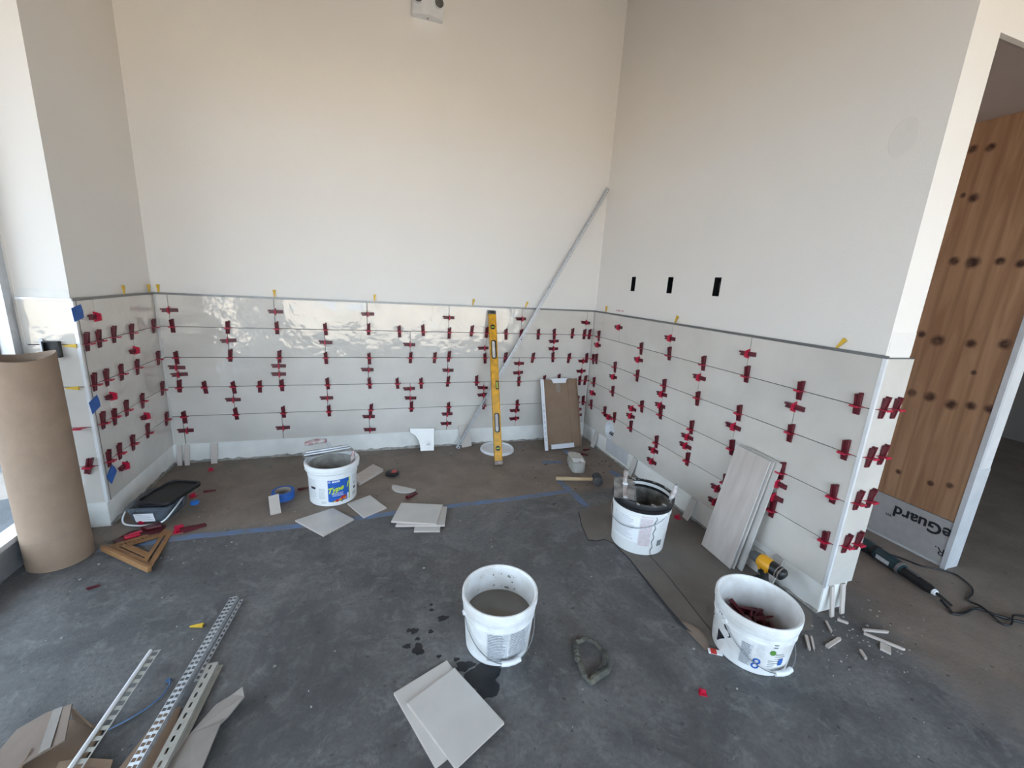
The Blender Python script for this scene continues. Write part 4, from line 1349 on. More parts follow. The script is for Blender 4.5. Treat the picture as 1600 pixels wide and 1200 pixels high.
# local x width, y up the box, z towards the room
part('back_panel', B().box(-0.165, 0.165, 0, 0.60, -0.004, 0.0), 'card', t)
part('side_panel', B().box(0.088, 0.165, 0.0, 0.597, 0.0, 0.0035).box(0.161, 0.165, 0, 0.60, 0, 0.03), 'card', t)
part('crease', B().box(0.086, 0.089, 0.0, 0.598, 0.0, 0.0045), 'card', t)
part('side_flap', B().box(-0.195, -0.163, -0.006, 0.60, 0.0, 0.004, Matrix.Translation((0, 0, 0.012)) @ Matrix.Rotation(0.10, 4, 'Y')), 'cardwhite', t, label='white printed side flap')
b = B()
for i in range(7):
    b.box(-0.188, -0.172, 0.075 + i * 0.048, 0.105 + i * 0.048, 0.0335 - 0.0, 0.034, Matrix.Translation((0, 0, 0.0005)))
for i in range(9):
    b.box(-0.183, -0.177, 0.44 + i * 0.012, 0.446 + i * 0.012, 0.0335, 0.034, Matrix.Translation((0, 0, 0.0005)))
part('flap_print', b, 'palegreyprint', t)
part('top_flap', plate([[(-0.115, 0.606), (0.095, 0.606), (0.070, 0.595), (0.060, 0.565), (-0.060, 0.565), (-0.075, 0.597)]], 0.004), 'cardwhite', t, matrix=Matrix.Translation((0, 0, 0.010)))
part('bottom_flap', B().box(-0.130, 0.09, 0, 0.04, 0.028, 0.031).box(-0.130, 0.075, 0.037, 0.040, 0.001, 0.031), 'cardwhite', t)
part('bottom_flap', B().box(-0.162, -0.130, 0.0, 0.045, 0.004, 0.008), 'card', t)
part('thumb_hole', plate([ell(-0.012, 0.525, 0.024, 0.042, 20)], 0.0012), 'cardlight', t, matrix=Matrix.Translation((0, 0, 0.0005)))
b = B()
for i in range(10):
    a = -1.9 + i * 0.16
    b.box(-0.006 + i * 0.0012, 0.006 - i * 0.0003, -0.0035 * (1 - abs(i - 4) / 7), 0.0035 * (1 - abs(i - 4) / 7), 0.0, 0.0008, Matrix.Translation((-0.10 + 0.155 * math.cos(a) + 0.04, 0.49 + 0.155 * math.sin(a), 0.0004)) @ Matrix.Rotation(a + PI / 2, 4, 'Z'))
part('scuff', b, 'cardlight', t)

# ------------------------------------------------------------------ loose tiles
def quadtile(label, pts, z, th, group=None, m='tileface', back='tileback'):
    """flat tile from its four floor corners"""
    cx = sum(p[0] for p in pts) / 4
    cy = sum(p[1] for p in pts) / 4
    loc = [(x - cx, y - cy) for x, y in pts]
    t_ = thing('floor_tile', label, 'tile', (cx, cy, z), 0, group)
    part('tile_body', B().prism(loc, 0, th - 0.001), back, t_)
    sm = [(x * 0.985, y * 0.985) for x, y in loc]
    part('glaze', B().prism(sm, th - 0.001, th), m, t_)
    return t_


quadtile('largest single grey tile on the floor before the labelled bucket', [(-2.294, -0.954), (-2.106, -0.862), (-1.985, -1.011), (-2.133, -1.142)], 0.0012, 0.010)
quadtile('small square grey tile on the floor right of the labelled bucket', [(-2.026, -0.826), (-1.897, -0.749), (-1.803, -0.922), (-1.933, -1.002)], 0.0012, 0.010)
quadtile('beige tile piece on the floor behind the labelled bucket', [(-2.020, -0.500), (-1.873, -0.295), (-1.804, -0.397), (-1.962, -0.586)], 0.0, 0.020, m='tileback')
quadtile('topmost tile of the stack of three by the floor tape', [(-1.786, -1.117), (-1.717, -0.924), (-1.476, -1.000), (-1.545, -1.199)], 0.0225, 0.010, 'tiles stacked by the floor tape')
quadtile('middle tile of the stack of three by the floor tape', [(-1.765, -1.150), (-1.690, -0.950), (-1.452, -1.010), (-1.500, -1.206)], 0.0120, 0.010, 'tiles stacked by the floor tape')
quadtile('lowest and smallest tile of the stack of three by the floor tape', [(-1.670, -1.210), (-1.640, -1.06), (-1.50, -1.09), (-1.532, -1.240)], 0.0014, 0.010, 'tiles stacked by the floor tape')
quadtile('upper tile of the pair in the centre foreground', [(-1.789, -2.196), (-1.617, -2.109), (-1.503, -2.341), (-1.674, -2.426)], 0.0105, 0.010, 'tiles in the centre foreground')
quadtile('lower tile of the pair in the centre foreground', [(-1.828, -2.140), (-1.636, -2.062), (-1.535, -2.32), (-1.727, -2.40)], 0.0, 0.010, 'tiles in the centre foreground')

# half round tile offcut, oval pad, roll of tape, small offcut
b = B()
arc = ell(0, 0, 0.085, 0.085, 16, PI, 2 * PI)
one('tile_offcut', B().prism([(x, y * 0.8) for x, y in arc], 0, 0.010), 'tileface', 'half round white tile offcut on the floor behind the tile stack', 'tile offcut', (-1.680, -0.680, 0), -0.62)
t = thing('suction_pad', 'black and red oval pad on the floor beside the beige tile', 'pad', (-1.745, -0.455, 0), -0.25)
part('base', B().lathe([(0, 0), (0.045, 0), (0.048, 0.008), (0.046, 0.018), (0.036, 0.024), (0, 0.024)], 32, Matrix.Diagonal((1, 0.92, 1, 1))), 'black', t, smooth=40)
part('inset', plate([[(-0.004, -0.028), (0.020, -0.026), (0.034, -0.008), (0.030, 0.014), (0.012, 0.026), (-0.002, 0.024)]], 0.002), 'redprint', t, matrix=Matrix.Translation((0, 0, 0.0245)))
t = thing('tape_roll', 'roll of blue masking tape on the floor left of the labelled bucket', 'tape roll', (-2.402, -0.650, 0))
part('tape_wound', B().lathe([(0.046, 0.0), (0.063, 0.0), (0.063, 0.048), (0.046, 0.048), (0.046, 0.0)], 40), 'tape', t, smooth=40)
part('core', B().lathe([(0.043, 0.0), (0.0455, 0.0), (0.0455, 0.0485), (0.043, 0.0485), (0.043, 0.0)], 40), 'cardlight', t, smooth=40)
one('tile_offcut', B().box(-0.027, 0.027, -0.005, 0.005, 0, 0.140), 'tileback', 'ribbed beige tile offcut leaning on the blue tape roll', 'tile offcut', matrix=lean((-2.408, -0.850, 0.004), (-2.440, -0.722, 0.056), (0.98, -0.05, 0)))

# offcuts leaning on the back wall
sh = [(-0.095, 0.185), (0.098, 0.178), (0.096, 0.0), (-0.012, 0.0), (-0.016, 0.05), (-0.03, 0.095), (-0.055, 0.130), (-0.092, 0.152)]
t = thing('tile_offcut', 'glossy white tile offcut with a curved cut leaning on the back wall', 'tile offcut', matrix=lean((-1.494, -0.075, 0.003), (-1.490, -0.012, 0.185), (1, 0, 0)) @ Matrix.Rotation(PI / 2, 4, 'X'))
part('tile_body', plate([sh], 0.009), 'tile', t)
part('stamp', plate([rect(0.035, 0.07, 0.045, 0.055)], 0.0005), 'palegreyprint', t, matrix=Matrix.Translation((0, 0, 0.005)))
one('tile_offcut', B().box(-0.042, 0.042, -0.005, 0.005, 0, 0.190), 'tileback', 'narrow pale tile offcut leaning on back wall under the diagonal strip', 'tile offcut', matrix=lean((-1.118, -0.050, 0.003), (-1.150, -0.010, 0.19), (1, 0, 0)))

# shims of cut tile that carry the lowest course
SH = (((-3.145, -0.035, 0), (-3.147, 0.003, 0.138), (1, 0, 0), 0.014, 'first tile strip under the back wall tiles from the left corner'),
      ((-3.100, -0.040, 0), (-3.104, 0.003, 0.138), (1, 0, 0), 0.014, 'second tile strip under the back wall tiles from the left corner'),
      ((-2.940, -0.040, 0), (-2.940, 0.003, 0.138), (1, 0, 0), 0.019, 'third tile strip under the back wall tiles from the left corner'),
      ((-0.030, -0.245, 0), (0.004, -0.240, 0.138), (0, -1, 0), 0.026, 'tile strip under the right wall tiles nearest the room corner'),
      ((-0.030, -0.815, 0), (0.004, -0.825, 0.138), (0, -1, 0), 0.024, 'tile strip under the right wall tiles behind the black-rimmed bucket'),
      ((-0.036, -1.440, 0), (0.004, -1.450, 0.138), (0, -1, 0), 0.024, 'tile strip under the right wall tiles beside a red clip'),
      ((-0.030, -2.030, 0), (0.004, -2.035, 0.138), (0, -1, 0), 0.022, 'tile strip under the right wall tiles right of the drill'),
      ((0.052, -2.283, 0), (0.052, -2.255, 0.138), (1, 0, 0), 0.010, 'left tile strip standing under the wall end'),
      ((0.120, -2.280, 0), (0.122, -2.255, 0.138), (1, 0, 0), 0.012, 'right tile strip standing under the wall end'))
for p0, p1, sd, hw, lab in SH:
    hgt = (Vector(p1) - Vector(p0)).length
    one('tile_strip', B().box(-hw, hw, -0.004, 0.004, 0.001, hgt), 'tileback' if hw < 0.02 else 'tileface', lab, 'tile strip', group='tile strips carrying the lowest course', matrix=lean(p0, p1, sd))
for i, (x0, x1, lab) in enumerate(((0.185, 0.21, 'thin tile sliver leaning outside the wall end, nearer one'), (0.24, 0.215, 'thin tile sliver leaning outside the wall end, farther one'))):
    p0, p1 = (x0 + 0.02, -2.10 + 0.03 * i, 0.0), (0.163, -2.11 + 0.03 * i, 0.165)
    one('tile_strip', B().box(-0.006, 0.006, -0.004, 0.004, 0.001, (Vector(p1) - Vector(p0)).length), 'tileface', lab, 'tile strip', matrix=lean(p0, p1, (0, 1, 0)))

# long tiles leaning on the right wall
for i, (off, lab, mm) in enumerate(((0.0, 'front long tile of the leaning stack on the right wall', 'streaktile'), (1.0, 'middle long tile of the leaning stack on the right wall', 'tileface'), (2.0, 'rear long tile of the leaning stack on the right wall', 'tileface'))):
    bx = -0.139 + off * 0.0165 + (0.012 if i == 2 else 0)
    yy = -1.798 - (0.0, 0.006, 0.030)[i]
    tx = -0.046 + off * 0.0145
    t = thing('long_tile', lab, 'tile', matrix=lean((bx, yy, 0.003), (tx, yy - 0.02 - 0.004 * i, 0.598), (0, -1, 0)), group='long tiles leaning on the right wall')
    part('tile_body', B().box(-0.1016, 0.1016, -0.0045, 0.0045, 0, 0.605), mm, t, bevel=0.0015)
    part('edge_glaze', B().box(-0.1025, -0.0995, -0.0050, 0.004, 0.0, 0.605).box(0.0995, 0.1025, -0.0050, 0.004, 0.0, 0.605).box(-0.1016, 0.1016, -0.0050, 0.004, 0.602, 0.6058), 'tileface', t)

# drill standing by the wall
t = thing('cordless_drill', 'black and yellow cordless drill standing behind the bucket of wedges', 'drill', matrix=axes((-0.118, -2.062, 0), (-0.12, 0.99, 0.05), (-0.99, -0.12, 0), (0, -0.05, 1)) @ Matrix.Diagonal((0.88, 0.9, 0.86, 1)))
# local x forward (chuck), y left
part('battery', B().box(-0.055, 0.055, -0.038, 0.038, 0.0, 0.055), 'black', t, bevel=0.008)
part('grip', B().tube([(-0.005, 0, 0.05), (0.0, 0, 0.09), (0.01, 0, 0.14)], [0.026, 0.020, 0.024], 14), 'black', t, smooth=50)
bd_ = part('motor_housing', B().tube([(-0.095, 0, 0.165), (-0.085, 0, 0.167), (-0.04, 0, 0.168), (0.01, 0, 0.168)], [0.022, 0.033, 0.036, 0.036], 18), 'black', t, smooth=50)
part('vent_ring', B().tube([(-0.078, 0, 0.1665), (-0.072, 0, 0.1665)], 0.0350, 18).tube([(-0.062, 0, 0.1670), (-0.058, 0, 0.1670)], 0.0362, 18), 'cardlight', bd_, smooth=40)
part('yellow_shell', B().tube([(-0.028, 0, 0.166), (-0.01, 0, 0.166), (0.03, 0, 0.168), (0.045, 0, 0.168)], [0.0365, 0.039, 0.039, 0.034], 18).box(-0.012, 0.035, -0.020, 0.020, 0.125, 0.165), 'drillyellow', t, smooth=50)
part('chuck', B().tube([(0.043, 0, 0.168), (0.06, 0, 0.168), (0.09, 0, 0.168), (0.10, 0, 0.168)], [0.031, 0.030, 0.024, 0.012], 18), 'darkgrey', t, smooth=40)
part('trigger', B().box(0.022, 0.036, -0.008, 0.008, 0.095, 0.125), 'black', t, bevel=0.003)
one('tile_offcut', B().box(-0.055, 0.055, -0.005, 0.005, 0, 0.11), 'tileface', 'pale tile offcut standing behind the cordless drill', 'tile offcut', matrix=lean((-0.022, -1.905, 0.001), (0.003, -1.905, 0.11), (0, -1, 0)))

# ------------------------------------------------------------------ mallet, clear tub
t = thing('rubber_mallet', 'black rubber mallet with wooden handle lying on the floor', 'mallet', (-0.350, -0.893, 0), math.atan2(0.105, -0.264))
part('handle', B().tube([(0.01, 0, 0.034), (0.10, 0, 0.029), (0.22, 0, 0.022), (0.295, 0, 0.016)], [0.011, 0.012, 0.0145, 0.0145], 12), 'wood', t, smooth=50)
part('head', B().tube([(0, -0.048, 0.035), (0, -0.044, 0.035), (0, -0.03, 0.035), (0, 0.03, 0.035), (0, 0.044, 0.035), (0, 0.048, 0.035)], [0.028, 0.033, 0.0345, 0.0345, 0.033, 0.028], 24), 'rubber', t, smooth=40)

t = thing('clear_tub', 'small clear plastic tub with white label lying on the floor by the mallet', 'tub', (-0.372, -0.600, 0), -0.22)
bx = rrect(-0.050, 0.050, -0.105, 0.105, 0.030)
ins = [(x * 0.97, y * 0.98) for x, y in bx]
b = B().prism(bx, 0.0, 0.003)
n = len(bx)
vs = [(x, y, 0.003) for x, y in bx] + [(x * 1.02, y * 1.01, 0.075) for x, y in bx] + [(x, y, 0.075) for x, y in ins] + [(x, y, 0.003) for x, y in ins]
fs = []
for k in range(3):
    fs += [(k * n + i, k * n + (i + 1) % n, (k + 1) * n + (i + 1) % n, (k + 1) * n + i) for i in range(n)]
b.add(vs, fs)
part('tub_body', b, 'cleartub', t, smooth=40)
part('tub_lid', B().prism([(x * 1.03, y * 1.02) for x, y in bx], 0.075, 0.080), 'cleartub', t)
part('label_panel', B().box(-0.043, 0.043, -0.090, -0.020, 0.0802, 0.0808), 'whiteprint', t)
b = B()
for i in range(5):
    b.box(-0.040, 0.030 - 0.01 * (i % 2), -0.035 - i * 0.010, -0.032 - i * 0.010, 0.0808, 0.0811)
part('label_print', b, 'palegreyprint', t)
part('hazard_mark', B().prism(ell(0.005, -0.086, 0.008, 0.007, 12), 0.0808, 0.0812), 'blackprint', t)
part('contents', B().prism([(x * 0.92, y * 0.94) for x, y in bx], 0.004, 0.03), 'cardlight', t)

# ------------------------------------------------------------------ brown paper roll by the window
t = thing('paper_roll', 'tall brown kraft paper roll standing by the window', 'paper roll', (-3.262, -1.040, 0))
prof = []
n = 72
turns = 2.6
spiral, R0 = [], 0.112
vs, fs = [], []
zs = [0.0, 0.01, 0.25, 0.5, 0.75, 0.93, 0.955]
for k, z in enumerate(zs):
    for i in range(n):
        a = 2 * PI * i / n
        r = R0 * (1 + 0.012 * math.sin(2 * a + 1.0 + z * 2) * (0.4 + z))
        zz = z + (0.012 * math.sin(a * 2 + 0.5) if k == len(zs) - 1 else 0)
        vs.append((r * math.cos(a) - 0.0 * z, r * math.sin(a), zz))
m_ = len(zs)
for k in range(m_ - 1):
    for i in range(n):
        j = (i + 1) % n
        fs.append((k * n + i, k * n + j, (k + 1) * n + j, (k + 1) * n + i))
# inner side of the outer wrap
base = len(vs)
for k, z in enumerate(zs[::-1]):
    for i in range(n):
        a = 2 * PI * i / n
        r = R0 * 0.985 * (1 + 0.012 * math.sin(2 * a + 1.0 + z * 2) * (0.4 + z))
        zz = z + (0.012 * math.sin(a * 2 + 0.5) if k == 0 else 0)
        vs.append((r * math.cos(a), r * math.sin(a), zz))
for k in range(m_ - 1):
    for i in range(n):
        j = (i + 1) % n
        fs.append((base + k * n + i, base + k * n + j, base + (k + 1) * n + j, base + (k + 1) * n + i))
for i in range(n):
    j = (i + 1) % n
    fs.append(((m_ - 1) * n + i, (m_ - 1) * n + j, base + j, base + i))
part('outer_wrap', B().add(vs, fs), 'kraft', t, smooth=50)
sp = []
for i in range(150):
    a = 2 * PI * 4 * i / 150
    r = R0 * 0.965 - 0.045 * i / 150
    sp.append((r * math.cos(a), r * math.sin(a)))
b = B()
vs = [(x, y, z) for x, y in sp for z in (0.012, 0.940)]
part('inner_wraps', B().add(vs, [(2 * i, 2 * i + 2, 2 * i + 3, 2 * i + 1) for i in range(149)]), 'kraft', t, smooth=60)
pa = [(R0 * 1.004 * math.cos(a), R0 * 1.004 * math.sin(a), 0.135 + 0.02 * math.sin(a + 2.2)) for a in [-2.4 + 0.1 * i for i in range(26)]]
part('paper_crease', B().tube(pa, 0.0009, 5), 'cardlight', t, smooth=60)

# ------------------------------------------------------------------ heap at the foot of the left return
t = thing('clear_box', 'clear plastic box with black lid askew beside the left return wall', 'plastic box', (-3.010, -0.690, 0), -0.12)
bx0 = rrect(-0.085, 0.085, -0.105, 0.105, 0.03)
bx1 = rrect(-0.098, 0.098, -0.120, 0.120, 0.034)
n = len(bx0)
rings = [(bx0, 0.0), (bx1, 0.075), (rrect(-0.105, 0.105, -0.127, 0.127, 0.036), 0.076), (rrect(-0.105, 0.105, -0.127, 0.127, 0.036), 0.094), (rrect(-0.094, 0.094, -0.116, 0.116, 0.034), 0.094), (rrect(-0.094, 0.094, -0.116, 0.116, 0.034), 0.078), (rrect(-0.082, 0.082, -0.102, 0.102, 0.03), 0.004)]
vs, fs = [], []
for pl, z in rings:
    vs += [(x, y, z) for x, y in pl]
for k in range(len(rings) - 1):
    fs += [(k * n + i, k * n + (i + 1) % n, (k + 1) * n + (i + 1) % n, (k + 1) * n + i) for i in range(n)]
fs += [tuple(range(n))[::-1], tuple((len(rings) - 1) * n + i for i in range(n))]
part('box_body', B().add(vs, fs), 'clearbox', t, smooth=35)
part('contents', B().prism([(x * 0.9, y * 0.9) for x, y in bx0], 0.008, 0.06), 'navy', t)
part('label_sticker', B().box(-0.055, 0.035, -0.001, 0.0, 0, 0.055), 'whiteprint', t, matrix=axes((0, -0.1135, 0.012), (1, 0, 0), (0, 0.97, 0.24), (0, -0.24, 0.97)) @ Matrix.Identity(4))
b = B()
for i in range(5):
    b.box(-0.05, 0.028 - 0.012 * (i % 2), -0.0016, -0.001, 0.045 - i * 0.008, 0.048 - i * 0.008)
part('sticker_print', b, 'palegreyprint', t, matrix=axes((0, -0.1135, 0.012), (1, 0, 0), (0, 0.97, 0.24), (0, -0.24, 0.97)))
hp = smooth_path([(-0.108, 0.02, 0.08), (-0.112, -0.09, 0.06), (-0.10, -0.135, 0.024), (-0.05, -0.142, 0.008), (0.03, -0.142, 0.008), (0.085, -0.137, 0.024), (0.112, -0.09, 0.06), (0.108, 0.02, 0.08)])
part('handle', B().tube(hp, 0.0045, 8), 'whiteplastic', t, smooth=60)
t2 = thing('box_lid', 'black rectangular lid lying askew on the clear plastic box', 'lid', matrix=Matrix.Translation((-2.952, -0.700, 0.116)) @ Matrix.Rotation(-0.42, 4, 'Z') @ Matrix.Rotation(-0.05, 4, 'Y') @ Matrix.Rotation(0.06, 4, 'X'))
part('lid_plate', B().prism(rrect(-0.098, 0.098, -0.118, 0.118, 0.035), 0, 0.008), 'black', t2)
me = plate([rrect(-0.101, 0.101, -0.121, 0.121, 0.037), rrect(-0.088, 0.088, -0.108, 0.108, 0.03)], 0.018)
part('lid_rim', me, 'black', t2, matrix=Matrix.Translation((0, 0, 0.006)), bevel=0.002)

# speed square
P0, P1, P2 = Vector((-3.110, -1.030, 0)), Vector((-2.880, -0.850, 0)), Vector((-2.835, -1.262, 0))
cx = (P0 + P1 + P2) / 3
t = thing('speed_square', 'orange-brown triangular speed square propped on the floor heap', 'square', matrix=Matrix.Translation((cx.x, cx.y, 0.012)) @ Matrix.Rotation(-0.10, 4, Vector((0.73, -0.62, 0))))
loc = [((p - cx).x, (p - cx).y) for p in (P0, P1, P2)]


def tri_in(k, s):
    return [(x * s + loc[k][0] * 0.0, y * s) for x, y in loc]


def mixp(wts):
    return (sum(w_ * p[0] for w_, p in zip(wts, loc)), sum(w_ * p[1] for w_, p in zip(wts, loc)))


hole = [mixp(w_) for w_ in ((0.56, 0.25, 0.19), (0.19, 0.62, 0.19), (0.19, 0.25, 0.56))]
slot1 = [mixp(w_) for w_ in ((0.125, 0.70, 0.175), (0.085, 0.70, 0.215), (0.085, 0.10, 0.815), (0.125, 0.10, 0.775))]
slot2 = [mixp(w_) for w_ in ((0.72, 0.15, 0.13), (0.75, 0.12, 0.13), (0.20, 0.12, 0.68), (0.20, 0.15, 0.65))]
notches = []
for i in range(12):
    f0 = 0.16 + i * 0.055
    notches.append([mixp((1 - f0 - 0.075, f0, 0.075)), mixp((1 - f0 - 0.075 - 0.034, f0 + 0.034, 0.075)), mixp((1 - f0 - 0.105 - 0.034, f0 + 0.034, 0.105)), mixp((1 - f0 - 0.105, f0, 0.105))])
part('square_plate', plate([loc, hole, slot1, slot2] + notches, 0.005), 'squarewood', t)
a, c = Vector((*loc[0], 0)), Vector((*loc[2], 0))
d = (c - a).normalized()
nn = Vector((d.y, -d.x, 0))
part('square_fence', B().box(0, (c - a).length, -0.006, 0.012, -0.012, 0.012, axes(a, d, nn if nn.y < 0 else -nn, (0, 0, 1)) if nn.y < 0 else axes(a, d, -nn, (0, 0, 1))), 'squarewood', t, bevel=0.002)

# red package and clips in the heap
t = thing('red_package', 'dark red plastic package under the speed square', 'package', (-3.010, -0.905, 0), 0.55)
part('package_film', B().prism([(-0.10, -0.05), (0.06, -0.06), (0.10, 0.0), (0.07, 0.05), (-0.04, 0.055), (-0.11, 0.01)], 0, 0.008).prism([(0.02, 0.0), (0.08, -0.01), (0.085, 0.03), (0.0, 0.045)], 0.008, 0.022), 'redcase', t, bevel=0.004)
part('package_clip', B().box(-0.07, -0.01, -0.03, 0.0, 0.010, 0.022).box(-0.05, 0.0, -0.022, -0.012, 0.022, 0.030), 'clip', t, bevel=0.002)
cl_b = lambda: B().prism([(-0.02, -0.016), (0.02, -0.016), (0.016, 0.016), (-0.016, 0.016)], 0, 0.002).box(-0.012, 0.012, -0.002, 0.002, 0.002, 0.022).box(-0.014, -0.010, -0.012, 0.012, 0.002, 0.018)
for x, y, rz, sc, lab in ((-2.845, -0.915, 0.4, 1.5, 'bright red clip at the tip of the speed square'),
                          (-2.926, -0.155, 0.2, 0.9, 'red clip on the floor near the back wall, below the tile strip'),
                          (-2.910, -0.530, 0.9, 1.0, 'red clip on the floor beside the black lid'),
                          (-0.075, -1.420, 0.3, 1.15, 'red clip on the floor beside a tile strip at the right wall'),
                          (-0.793, -2.421, -0.5, 0.75, 'red clip alone on the foreground floor left of the wedge bucket'),
                          (-3.055, -0.800, 0.1, 0.8, 'red and white clip just in front of the clear plastic box')):
    m4 = Matrix.Translation((x, y, 0)) @ Matrix.Rotation(rz, 4, 'Z') @ Matrix.Diagonal((sc, sc, sc, 1))
    one('levelling_clip', cl_b(), 'clip', lab, 'tile clip', matrix=m4, group='loose red clips on the floor')


def loose_wedge(x, y, rz, lab, s=1.0, z=0.0):
    one('loose_wedge', wedge_me, None, lab, 'tile wedge', group='loose red wedges on the floor', matrix=Matrix.Translation((x, y, z + 0.002)) @ Matrix.Rotation(rz, 4, 'Z') @ Matrix.Rotation(-PI / 2, 4, 'X') @ Matrix.Rotation(0, 4, 'Z') @ Matrix.Diagonal((s, s, s, 1)) @ Matrix.Translation((0, 0, 0)) if False else Matrix.Translation((x, y, z)) @ Matrix.Rotation(rz, 4, 'Z') @ axes((0, 0, 0.0), (0, 1, 0), (0, 0, -1), (-1, 0, 0)) @ Matrix.Diagonal((s, s, s, 1)))


loose_wedge(-2.780, -0.910, 0.5, 'long red wedge on the floor right of the speed square', 1.2)
loose_wedge(-2.835, -0.480, 0.25, 'red wedge on the floor right of the black lid', 0.7)
loose_wedge(-1.640, -0.795, 0.75, 'red wedge on the floor in front of the half round offcut')
loose_wedge(-2.300, -0.560, 0.4, 'red wedge on the floor left behind the labelled bucket', 0.7)
loose_wedge(-0.200, -0.390, -0.35, 'red wedge on the floor just behind the clear tub', 1.1)
loose_wedge(-0.110, -0.300, 0.3, 'red wedge on the floor in the room corner', 0.8)
loose_wedge(-3.015, -1.309, 0.5, 'red wedge alone on the floor before the paper roll', 0.45)
one('bottle_cap', B().lathe([(0, 0), (0.022, 0), (0.022, 0.014), (0.016, 0.018), (0, 0.018)], 20), 'bluepl', 'small blue cap on the floor beside the black lid', 'cap', (-2.872, -0.620, 0), smooth=40)
one('yellow_shim', shim_me, None, 'yellow shim lying on the floor left of the longest metal strip', 'shim', matrix=axes((-2.56, -1.652, 0.005), (0.1, 1, 0), (0, 0, 1), (1, -0.1, 0)) @ Matrix.Diagonal((0.9, 0.9, 0.9, 1)))

# ------------------------------------------------------------------ tape and paper on the floor
def floor_tape(label, pts, w_, z=0.0007):
    pts = [Vector((*p, 0)) for p in pts]
    vs, fs = [], []
    rnd = random.Random(len(pts) * 7 + int(abs(pts[0].x) * 100))
    L_ = []
    for i in range(len(pts) - 1):
        k = max(2, int((pts[i + 1] - pts[i]).length / 0.04))
        L_ += [pts[i].lerp(pts[i + 1], j / k) for j in range(k)]
    L_.append(pts[-1])
    for i, p in enumerate(L_):
        d = (L_[min(i + 1, len(L_) - 1)] - L_[max(i - 1, 0)]).normalized()
        nn = Vector((-d.y, d.x, 0))
        a_ = w_ / 2 * rnd.uniform(0.85, 1.1)
        for s, zz in ((1, 0), (1, z), (-1, z), (-1, 0)):
            q = p + nn * s * a_
            vs.append((q.x, q.y, zz))
    m = len(L_)
    for i in range(m - 1):
        for k in range(3):
            fs.append((i * 4 + k, i * 4 + k + 1, i * 4 + k + 5, i * 4 + k + 4))
    fs += [(0, 3, 2, 1), ((m - 1) * 4, (m - 1) * 4 + 1, (m - 1) * 4 + 2, (m - 1) * 4 + 3)]
    return one('floor_tape', B().add(vs, fs), 'tapefloor', label, 'tape', group='worn blue tape on the floor')


floor_tape('long worn blue tape line across the floor', [(-3.14, -1.005), (-2.77, -0.987), (-2.26, -1.003), (-1.765, -0.982), (-1.44, -0.973), (-1.02, -0.970), (-0.58, -0.948)], 0.046)
floor_tape('short blue tape line crossing the long one, pointing at the mallet', [(-0.600, -0.79), (-0.595, -0.90), (-0.585, -1.02), (-0.575, -1.16)], 0.046, 0.0014)
floor_tape('short blue tape piece on the floor left of the clear tub', [(-0.60, -0.47), (-0.44, -0.49)], 0.05)
floor_tape('short blue tape piece on the floor behind the clear tub', [(-0.32, -0.27), (-0.30, -0.37)], 0.05)
floor_tape('short blue tape piece on the floor behind the black-rimmed bucket', [(-0.13, -0.72), (-0.11, -0.82)], 0.05)

sheet = [(-0.658, -1.216), (-0.690, -1.30), (-0.714, -1.36), (-0.732, -1.44), (-0.747, -1.500), (-0.70, -1.520), (-0.652, -1.516), (-0.621, -1.566), (-0.614, -1.71), (-0.625, -1.83), (-0.634, -1.924), (-0.645, -2.05), (-0.649, -2.13), (-0.632, -2.24), (-0.55, -2.315), (-0.35, -2.30), (-0.10, -2.31), (-0.015, -2.24), (-0.012, -1.0), (-0.13, -0.93), (-0.30, -1.10), (-0.45, -1.16)]
t = thing('floor_paper', 'dusty brown floor paper with a torn edge along the right wall', 'paper', (0, 0, 0))
part('paper_sheet', B().prism(sheet, 0.0, 0.0012), 'floorpaper', t)
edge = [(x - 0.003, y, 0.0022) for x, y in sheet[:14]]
part('torn_edge', B().tube(edge, [0.0022] * 9 + [0.004, 0.005, 0.006, 0.008, 0.009], 6), 'papershade', t, smooth=60)
part('paper_fold', B().tube([(-0.497, -1.30, 0.001), (-0.485, -1.60, 0.001), (-0.50, -1.85, 0.001), (-0.55, -2.20, 0.001)], 0.0018, 5), 'papershade', t, smooth=60)
cu = B()
vs = []
for i in range(7):
    f = i / 6
    for k in range(5):
        g = k / 4
        vs.append((-0.655 + 0.005 * f + 0.062 * g * math.sin(PI * min(1, f * 0.8 + 0.1)), -2.13 - 0.15 * f, 0.003 + 0.022 * math.sin(PI * g) * math.sin(PI * min(1, f + 0.08))))
fs = [(i * 5 + k, i * 5 + k + 1, i * 5 + k + 6, i * 5 + k + 5) for i in range(6) for k in range(4)]
part('curled_corner', cu.add(vs, fs), 'cardfore', t, smooth=60, label='curled paper corner')
t = thing('label_strip', 'red and white printed strip on the floor left of the wedge bucket', 'strip', (-0.617, -2.300, 0.0), -0.55)
part('strip_base', B().box(-0.030, 0.022, -0.011, 0.011, 0.0025, 0.010), 'whiteplastic', t, bevel=0.002)
part('strip_band', B().box(-0.022, 0.000, -0.0115, 0.0115, 0.006, 0.0108), 'redprint', t)

# wet patches on the concrete
def blob(cx_, cy_, rx, ry, seed, n=22):
    r_ = random.Random(seed)
    ph = [r_.uniform(0, 6.28) for _ in range(4)]
    return [(cx_ + rx * (1 + 0.16 * math.sin(3 * a + ph[0]) + 0.12 * math.sin(5 * a + ph[1]) + 0.09 * math.sin(8 * a + ph[2])) * math.cos(a), cy_ + ry * (1 + 0.16 * math.sin(3 * a + ph[0]) + 0.12 * math.sin(5 * a + ph[1]) + 0.08 * math.sin(9 * a + ph[3])) * math.sin(a)) for a in [2 * PI * i / n for i in range(n)]]


